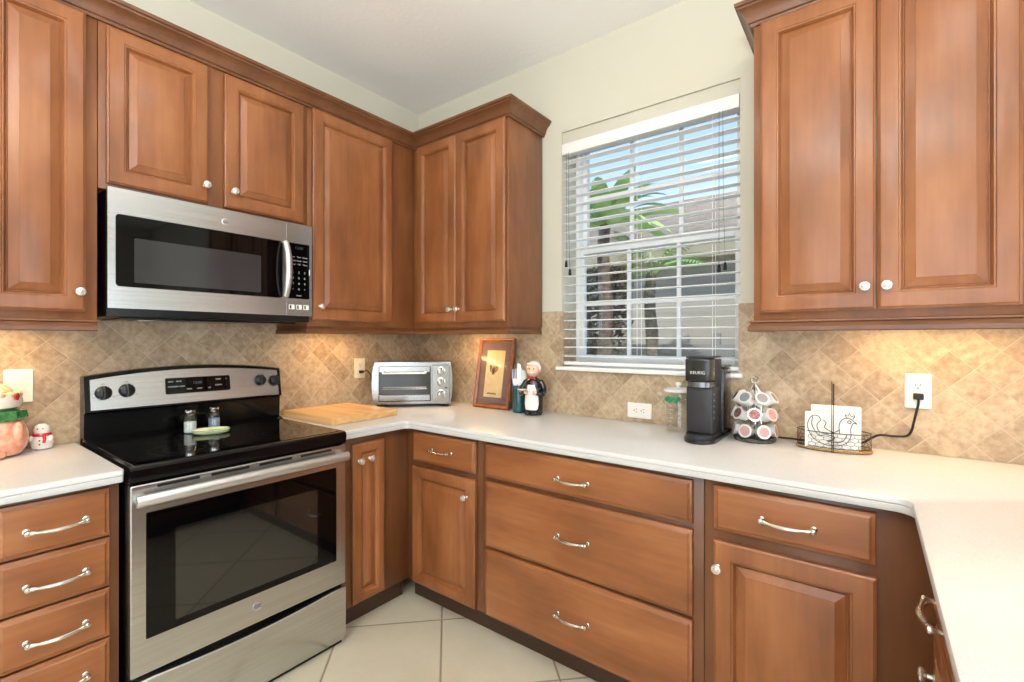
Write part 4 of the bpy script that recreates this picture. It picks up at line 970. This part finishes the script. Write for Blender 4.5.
rz([(-0.028, 0.108), (-0.038, 0.092), (-0.034, 0.070), (-0.020, 0.062), (-0.006, 0.064), (0.010, 0.070), (0.022, 0.080)])
rz([(-0.022, 0.110), (-0.014, 0.100), (-0.018, 0.084), (-0.006, 0.074), (0.006, 0.068)])
rz([(-0.030, 0.052), (-0.010, 0.058), (0.008, 0.052), (0.004, 0.042), (-0.012, 0.036), (0.018, 0.034), (0.034, 0.046), (0.040, 0.066)])
rz([(0.040, 0.122), (0.036, 0.134), (0.044, 0.130), (0.046, 0.140), (0.052, 0.130), (0.060, 0.134), (0.056, 0.120)], 0.0013)
tube(b, [(0.048+0.005*math.cos(2*PI*i/12), -eb-0.003, 0.113+0.005*math.sin(2*PI*i/12)) for i in range(12)], 0.0013, 5, True)
obj('rooster_outline', b, WIRE, t)
b = NB(); box(b, -0.004, -0.0015, -eb-0.006, -eb-0.002, 0.004, 0.252, 0.0008); box(b, 0.001, 0.0035, -eb-0.006, -eb-0.002, 0.004, 0.244, 0.0008); obj('front_post', b, WIRE, t)
b = NB(); box(b, -0.003, 0.003, eb+0.001, eb+0.004, 0.004, 0.235, 0.0008); obj('back_post', b, WIRE, t)
def napkins(x, y, w_, h_, n, label):
    b = NB()
    for i in range(n):
        yy = y - i*0.0032; h = h_ - 0.0015*((i*7) % 3); dx = 0.001*((i*5) % 3)
        box(b, x-w_/2+dx, x+w_/2+dx, yy-0.0014, yy+0.0014, 0, h, 0.0007, seg=1)
    o = obj('napkin_stack', b, PAPER); at(o, nx, ny, nz_+0.0045, math.radians(2)); tag(o, label, 'napkins', None, 'stuff')
napkins(0.006, 0.036, 0.150, 0.152, 12, 'taller rear stack of white paper napkins in the holder')
napkins(-0.006, -0.006, 0.158, 0.130, 13, 'lower front stack of white paper napkins behind the wire rooster')

# ---------------------------------------------------------------- pink jar and small figurine at left
pj_ = thing('ceramic_jar', 'pink glazed ceramic jar with green collar at the left edge', 'jar', (0.098, -1.988, 0.9145), math.radians(60))
b = NB(); lathe(b, [(0.050, 0), (0.066, 0.006), (0.078, 0.03), (0.083, 0.06), (0.080, 0.09), (0.068, 0.118), (0.054, 0.132), (0.05, 0.138)], 32); obj('pot', b, PINK, pj_)
for s in (-1, 1):
    b = NB(); ball(b, (s*0.035, -0.062, 0.014), 0.022, (1, 1.2, 0.75)); obj('foot', b, PINK, pj_)
    b = NB(); ball(b, (s*0.073, -0.030, 0.085), 0.020, (0.75, 0.9, 1.7)); obj('arm', b, PINK, pj_)
b = NB()
n = 40; rows = []
for rr, z in ((0.050, 0.128), (0.072, 0.122), (0.080, 0.132), (0.076, 0.156), (0.054, 0.160)):
    rows.append([((rr+0.003*math.sin(10*2*PI*i/n))*math.cos(2*PI*i/n), (rr+0.003*math.sin(10*2*PI*i/n))*math.sin(2*PI*i/n), z) for i in range(n)])
loft(b, rows); obj('collar', b, GREEN, pj_, label='green collar')
b = NB(); lathe(b, [(0.046, 0.1605), (0.062, 0.168), (0.068, 0.186), (0.064, 0.204), (0.050, 0.216), (0.030, 0.222)], 28); hd_ = obj('head', b, mat('pale_cream_glaze', (232,222,206), 0.2, coat=0.5), pj_, label='white head')
b = NB()
for i in range(14): a = 2*PI*i/14; ball(b, (0.056*math.cos(a), 0.056*math.sin(a), 0.212), 0.012, (1, 1, 1), 10, 8)
ball(b, (0, 0, 0.218), 0.044, (1, 1, 0.7)); obj('bonnet', b, mat('cream_bonnet_glaze', (226,214,186), 0.2, coat=0.5, noise=((60,60,60), (190,170,130))), hd_)
b = NB()
for i in range(5): a = 2*PI*i/5; ball(b, (0.066, -0.020+0.008*math.cos(a), 0.205+0.008*math.sin(a)), 0.006, (0.7, 1, 1), 8, 6)
obj('flower', b, RED, hd_, label='red flower')
b = NB()
for s in (-1, 1): ball(b, (s*0.018, -0.064, 0.190), 0.004, (1, 0.6, 1), 8, 6)
obj('eyes', b, CERB, hd_)
t = thing('snowman_figurine', 'small white ceramic figurine with red scarf beside the pink jar', 'figurine', (0.062, -1.868, 0.9145), math.radians(70))
b = NB(); elo(b, [(0, 0.022, 0.020, 0, 0), (0.004, 0.029, 0.026, 0, 0), (0.025, 0.032, 0.029, 0, 0), (0.045, 0.027, 0.024, 0, 0), (0.052, 0.020, 0.018, 0, 0), (0.058, 0.021, 0.020, 0, 0), (0.072, 0.024, 0.022, 0, 0), (0.085, 0.020, 0.018, 0, 0), (0.092, 0.010, 0.010, 0, 0)]); obj('body', b, CERW, t)
b = NB(); tube(b, [(0.022*math.cos(2*PI*i/20), 0.021*math.sin(2*PI*i/20), 0.053) for i in range(20)], 0.0055, 8, True); tube(b, smooth_pts([(0.010, -0.024, 0.052), (0.014, -0.031, 0.040), (0.012, -0.032, 0.026)], 4), 0.0045, 8); obj('scarf', b, RED, t, label='red scarf')
b = NB()
for s in (-1, 1): ball(b, (s*0.007, -0.021, 0.076), 0.0022, (1,1,1), 8, 6)
for z in (0.034, 0.020): ball(b, (0, -0.029, z), 0.0025, (1,1,1), 8, 6)
obj('eyes_and_buttons', b, CERB, t)
b = NB(); 
for s in (-1, 1): ball(b, (s*0.026, -0.010, 0.038), 0.008, (0.9, 1, 1.6), 10, 8)
obj('arm', b, CERW, t)

# ---------------------------------------------------------------- outside the window
b = NB(); box(b, -6, 12, JD+0.3, 24, -0.45, -0.30); struct('ground', b, mat('lawn_and_mulch', (96,104,66), 0.9, noise=((3,3,3), (128,116,84))))
nb = thing('neighbour_house', 'greige stucco house with brown shingle roof beyond the window', 'house', (2.0, 5.2, -0.30))
b = NB(); box(b, -5.5, 8.0, 0, 6.0, 0, 2.95); 
obj('wall', b, mat('greige_stucco', (166,158,146), 0.85, noise=((0.4,0.4,14), (152,145,134))), nb, False)
b = NB(); prism(b, [(-0.35, 2.86), (-0.35, 3.02), (1.8, 4.30), (1.8, 4.16)][::1], -6.0, 8.5, 'yz'); prism(b, [(1.8, 4.16), (1.8, 4.30), (6.5, 3.0), (6.5, 2.86)], -6.0, 8.5, 'yz')
obj('roof', b, mat('brown_shingles', (104,92,80), 0.9, noise=((4,40,40), (138,124,110))), nb, False)
b = NB(); box(b, -6.0, 8.5, -0.40, -0.352, 2.80, 3.0); obj('fascia', b, mat('tan_fascia', (150,140,118), 0.7), nb, False)
b = NB(); box(b, -6.0, 8.5, -0.352, 0.0, 2.80, 2.855); obj('soffit', b, mat('olive_soffit', (142,132,104), 0.8), nb, False)
b = NB()
for x in (2.05,): box(b, x, x+0.5, -0.06, -0.001, 0.0, 2.8)
obj('corner_board', b, mat('beige_trim', (198,190,168), 0.8), nb, False, label='beige corner board')
fc = thing('fence', 'grey horizontal board fence beyond the window', 'fence', (1.0, 4.2, -0.30))
b = NB()
for i in range(9): box(b, -2.2, 2.1, -0.02, 0.0, 0.08+i*0.165, 0.08+i*0.165+0.155, 0.004)
obj('boards', b, mat('grey_fence_board', (128,126,124), 0.8, noise=((1,1,8), (112,110,108))), fc)
for x in (-2.1, -0.1, 2.0):
    b = NB(); box(b, x-0.05, x+0.05, 0.001, 0.09, 0, 1.7); obj('post', b, mat('grey_fence_post', (130,128,126), 0.8), fc, False)
# palms and shrubs
LEAF = mat('palm_leaf_green', (142,184,84), 0.45, noise=((3,3,3), (184,214,124))); LEAFD = mat('shrub_leaf_green', (58,92,44), 0.6, noise=((6,6,6), (96,128,66))); BARK = mat('palm_trunk_bark', (72,62,54), 0.9, noise=((14,14,40), (112,98,84)))
def leaf_blade(b, base, dirv, L, wd, droop, twist=0.0):
    d = Vector(dirv).normalized(); side = d.cross(Vector((0,0,1))); side = side.normalized() if side.length > 0.05 else Vector((1,0,0)); side = (Matrix.Rotation(twist, 3, d) @ side)
    n = 9; L0, L1 = [], []; mid = []
    for i in range(n+1):
        s = i/n; p = Vector(base)+d*L*s+Vector((0,0,-droop*L*s*s)); hw = wd*math.sin(PI*min(1, s*0.93+0.07))**0.6*(1-0.35*s)
        L0.append(b.verts.new(p-side*hw+Vector((0,0,0.15*hw)))); L1.append(b.verts.new(p+side*hw+Vector((0,0,0.15*hw)))); mid.append(b.verts.new(p-Vector((0,0,0.02*L*0))))
    for i in range(n): b.faces.new((L0[i], mid[i], mid[i+1], L0[i+1])); b.faces.new((mid[i], L1[i], L1[i+1], mid[i+1]))
def palm(x, y, h, label, seed, nf=9, L=1.3, broad=True, name='banana_palm', m=LEAF):
    rnd = random.Random(seed); t = thing(name, label, 'palm', (x, y, -0.30))
    b = NB(); pts = [(0.02*math.sin(i*1.3), 0.02*math.cos(i*1.7), h*i/10) for i in range(11)]
    tube(b, pts, [0.10-0.004*i+0.008*(i % 2) for i in range(11)], 12); obj('trunk', b, BARK, t)
    b = NB()
    for i in range(nf):
        a = 2*PI*i/nf+rnd.uniform(-0.3, 0.3); el = rnd.uniform(0.35, 1.25)
        dv = (math.cos(a)*math.cos(el), math.sin(a)*math.cos(el), math.sin(el)); LL = L*rnd.uniform(0.75, 1.1)
        if broad: leaf_blade(b, (0, 0, h-0.05), dv, LL, 0.11, rnd.uniform(0.3, 0.7), rnd.uniform(-0.5, 0.5))
        else:
            d = Vector(dv)
            for j in range(16):
                s = 0.2+0.8*j/16; p = Vector((0,0,h-0.05))+d*LL*s+Vector((0,0,-0.45*LL*s*s))
                for q in (-1, 1):
                    sd = d.cross(Vector((0,0,1))).normalized()*q+d*0.6+Vector((0,0,-0.25)); leaf_blade(b, p, sd, 0.38*(1-0.5*s)*L, 0.016*L, 0.35)
            tube(b, [Vector((0,0,h-0.05))+d*LL*s+Vector((0,0,-0.45*LL*s*s)) for s in (0, .25, .5, .75, 1)], [0.014, 0.012, 0.009, 0.006, 0.003], 6)
    obj('fronds', b, m, t)
palm(0.06, 2.75, 2.95, 'broad leaved palm with bright green leaves seen through the left of the window', 3, 26, 1.12, True)
palm(0.30, 3.55, 2.45, 'feathery palm with drooping fronds seen through the middle of the window', 5, 10, 1.15, False, 'feather_palm', mat('frond_green', (112,160,72), 0.5, noise=((3,3,3), (150,190,100))))
def shrub(x, y, h, r, n, label, seed, m=LEAFD):
    rnd = random.Random(seed); t = thing('shrub', label, 'shrub', (x, y, -0.30))
    b = NB()
    for i in range(5): a = rnd.uniform(0, 6.28); tube(b, [(0, 0, 0), (r*0.4*math.cos(a), r*0.4*math.sin(a), h*0.5), (r*0.6*math.cos(a+.4), r*0.6*math.sin(a+.4), h*0.95)], [0.02, 0.014, 0.006], 6)
    obj('stems', b, BARK, t)
    b = NB()
    for i in range(n):
        a = rnd.uniform(0, 6.28); rr = r*math.sqrt(rnd.random()); z = rnd.uniform(0.08, 1)*h; el = rnd.uniform(-0.5, 1.0); a2 = rnd.uniform(0, 6.28)
        p = Vector((rr*math.cos(a), rr*math.sin(a), z)); d = Vector((math.cos(a2)*math.cos(el), math.sin(a2)*math.cos(el), math.sin(el))); s = d.cross(Vector((0.1,0.2,1))).normalized()*0.022
        L_ = rnd.uniform(0.07, 0.13)
        vs = [b.verts.new(q) for q in (p, p+d*L_*0.5+s, p+d*L_, p+d*L_*0.5-s)]; b.faces.new(vs)
    obj('foliage', b, m, t)
shrub(-0.22, 3.25, 2.5, 0.34, 3800, 'tall dark leafy shrub at the left of the window', 11, mat('dark_stem_leaf', (56,58,48), 0.7, noise=((9,9,9), (98,100,84))))
# added uplight in torchiere form, unseen behind the viewer, to brighten the ceiling
t = thing('added_uplight_stand', 'added torchiere body for the unseen uplight behind the viewer', 'lamp', (2.5, -3.15, 0))
b = NB(); lathe(b, [(0.14, 0.0005), (0.14, 0.018), (0.03, 0.03)], 28); obj('base', b, NICKEL, t)
b = NB(); tube(b, [(0, 0, 0.03), (0, 0, 1.70)], 0.012, 12); obj('pole', b, NICKEL, t)
b = NB(); lathe(b, [(0.03, 1.70), (0.12, 1.74), (0.20, 1.84), (0.205, 1.84), (0.125, 1.735), (0.035, 1.695)], 32, None, False, False); obj('lamp_shade', b, NICKEL, t)
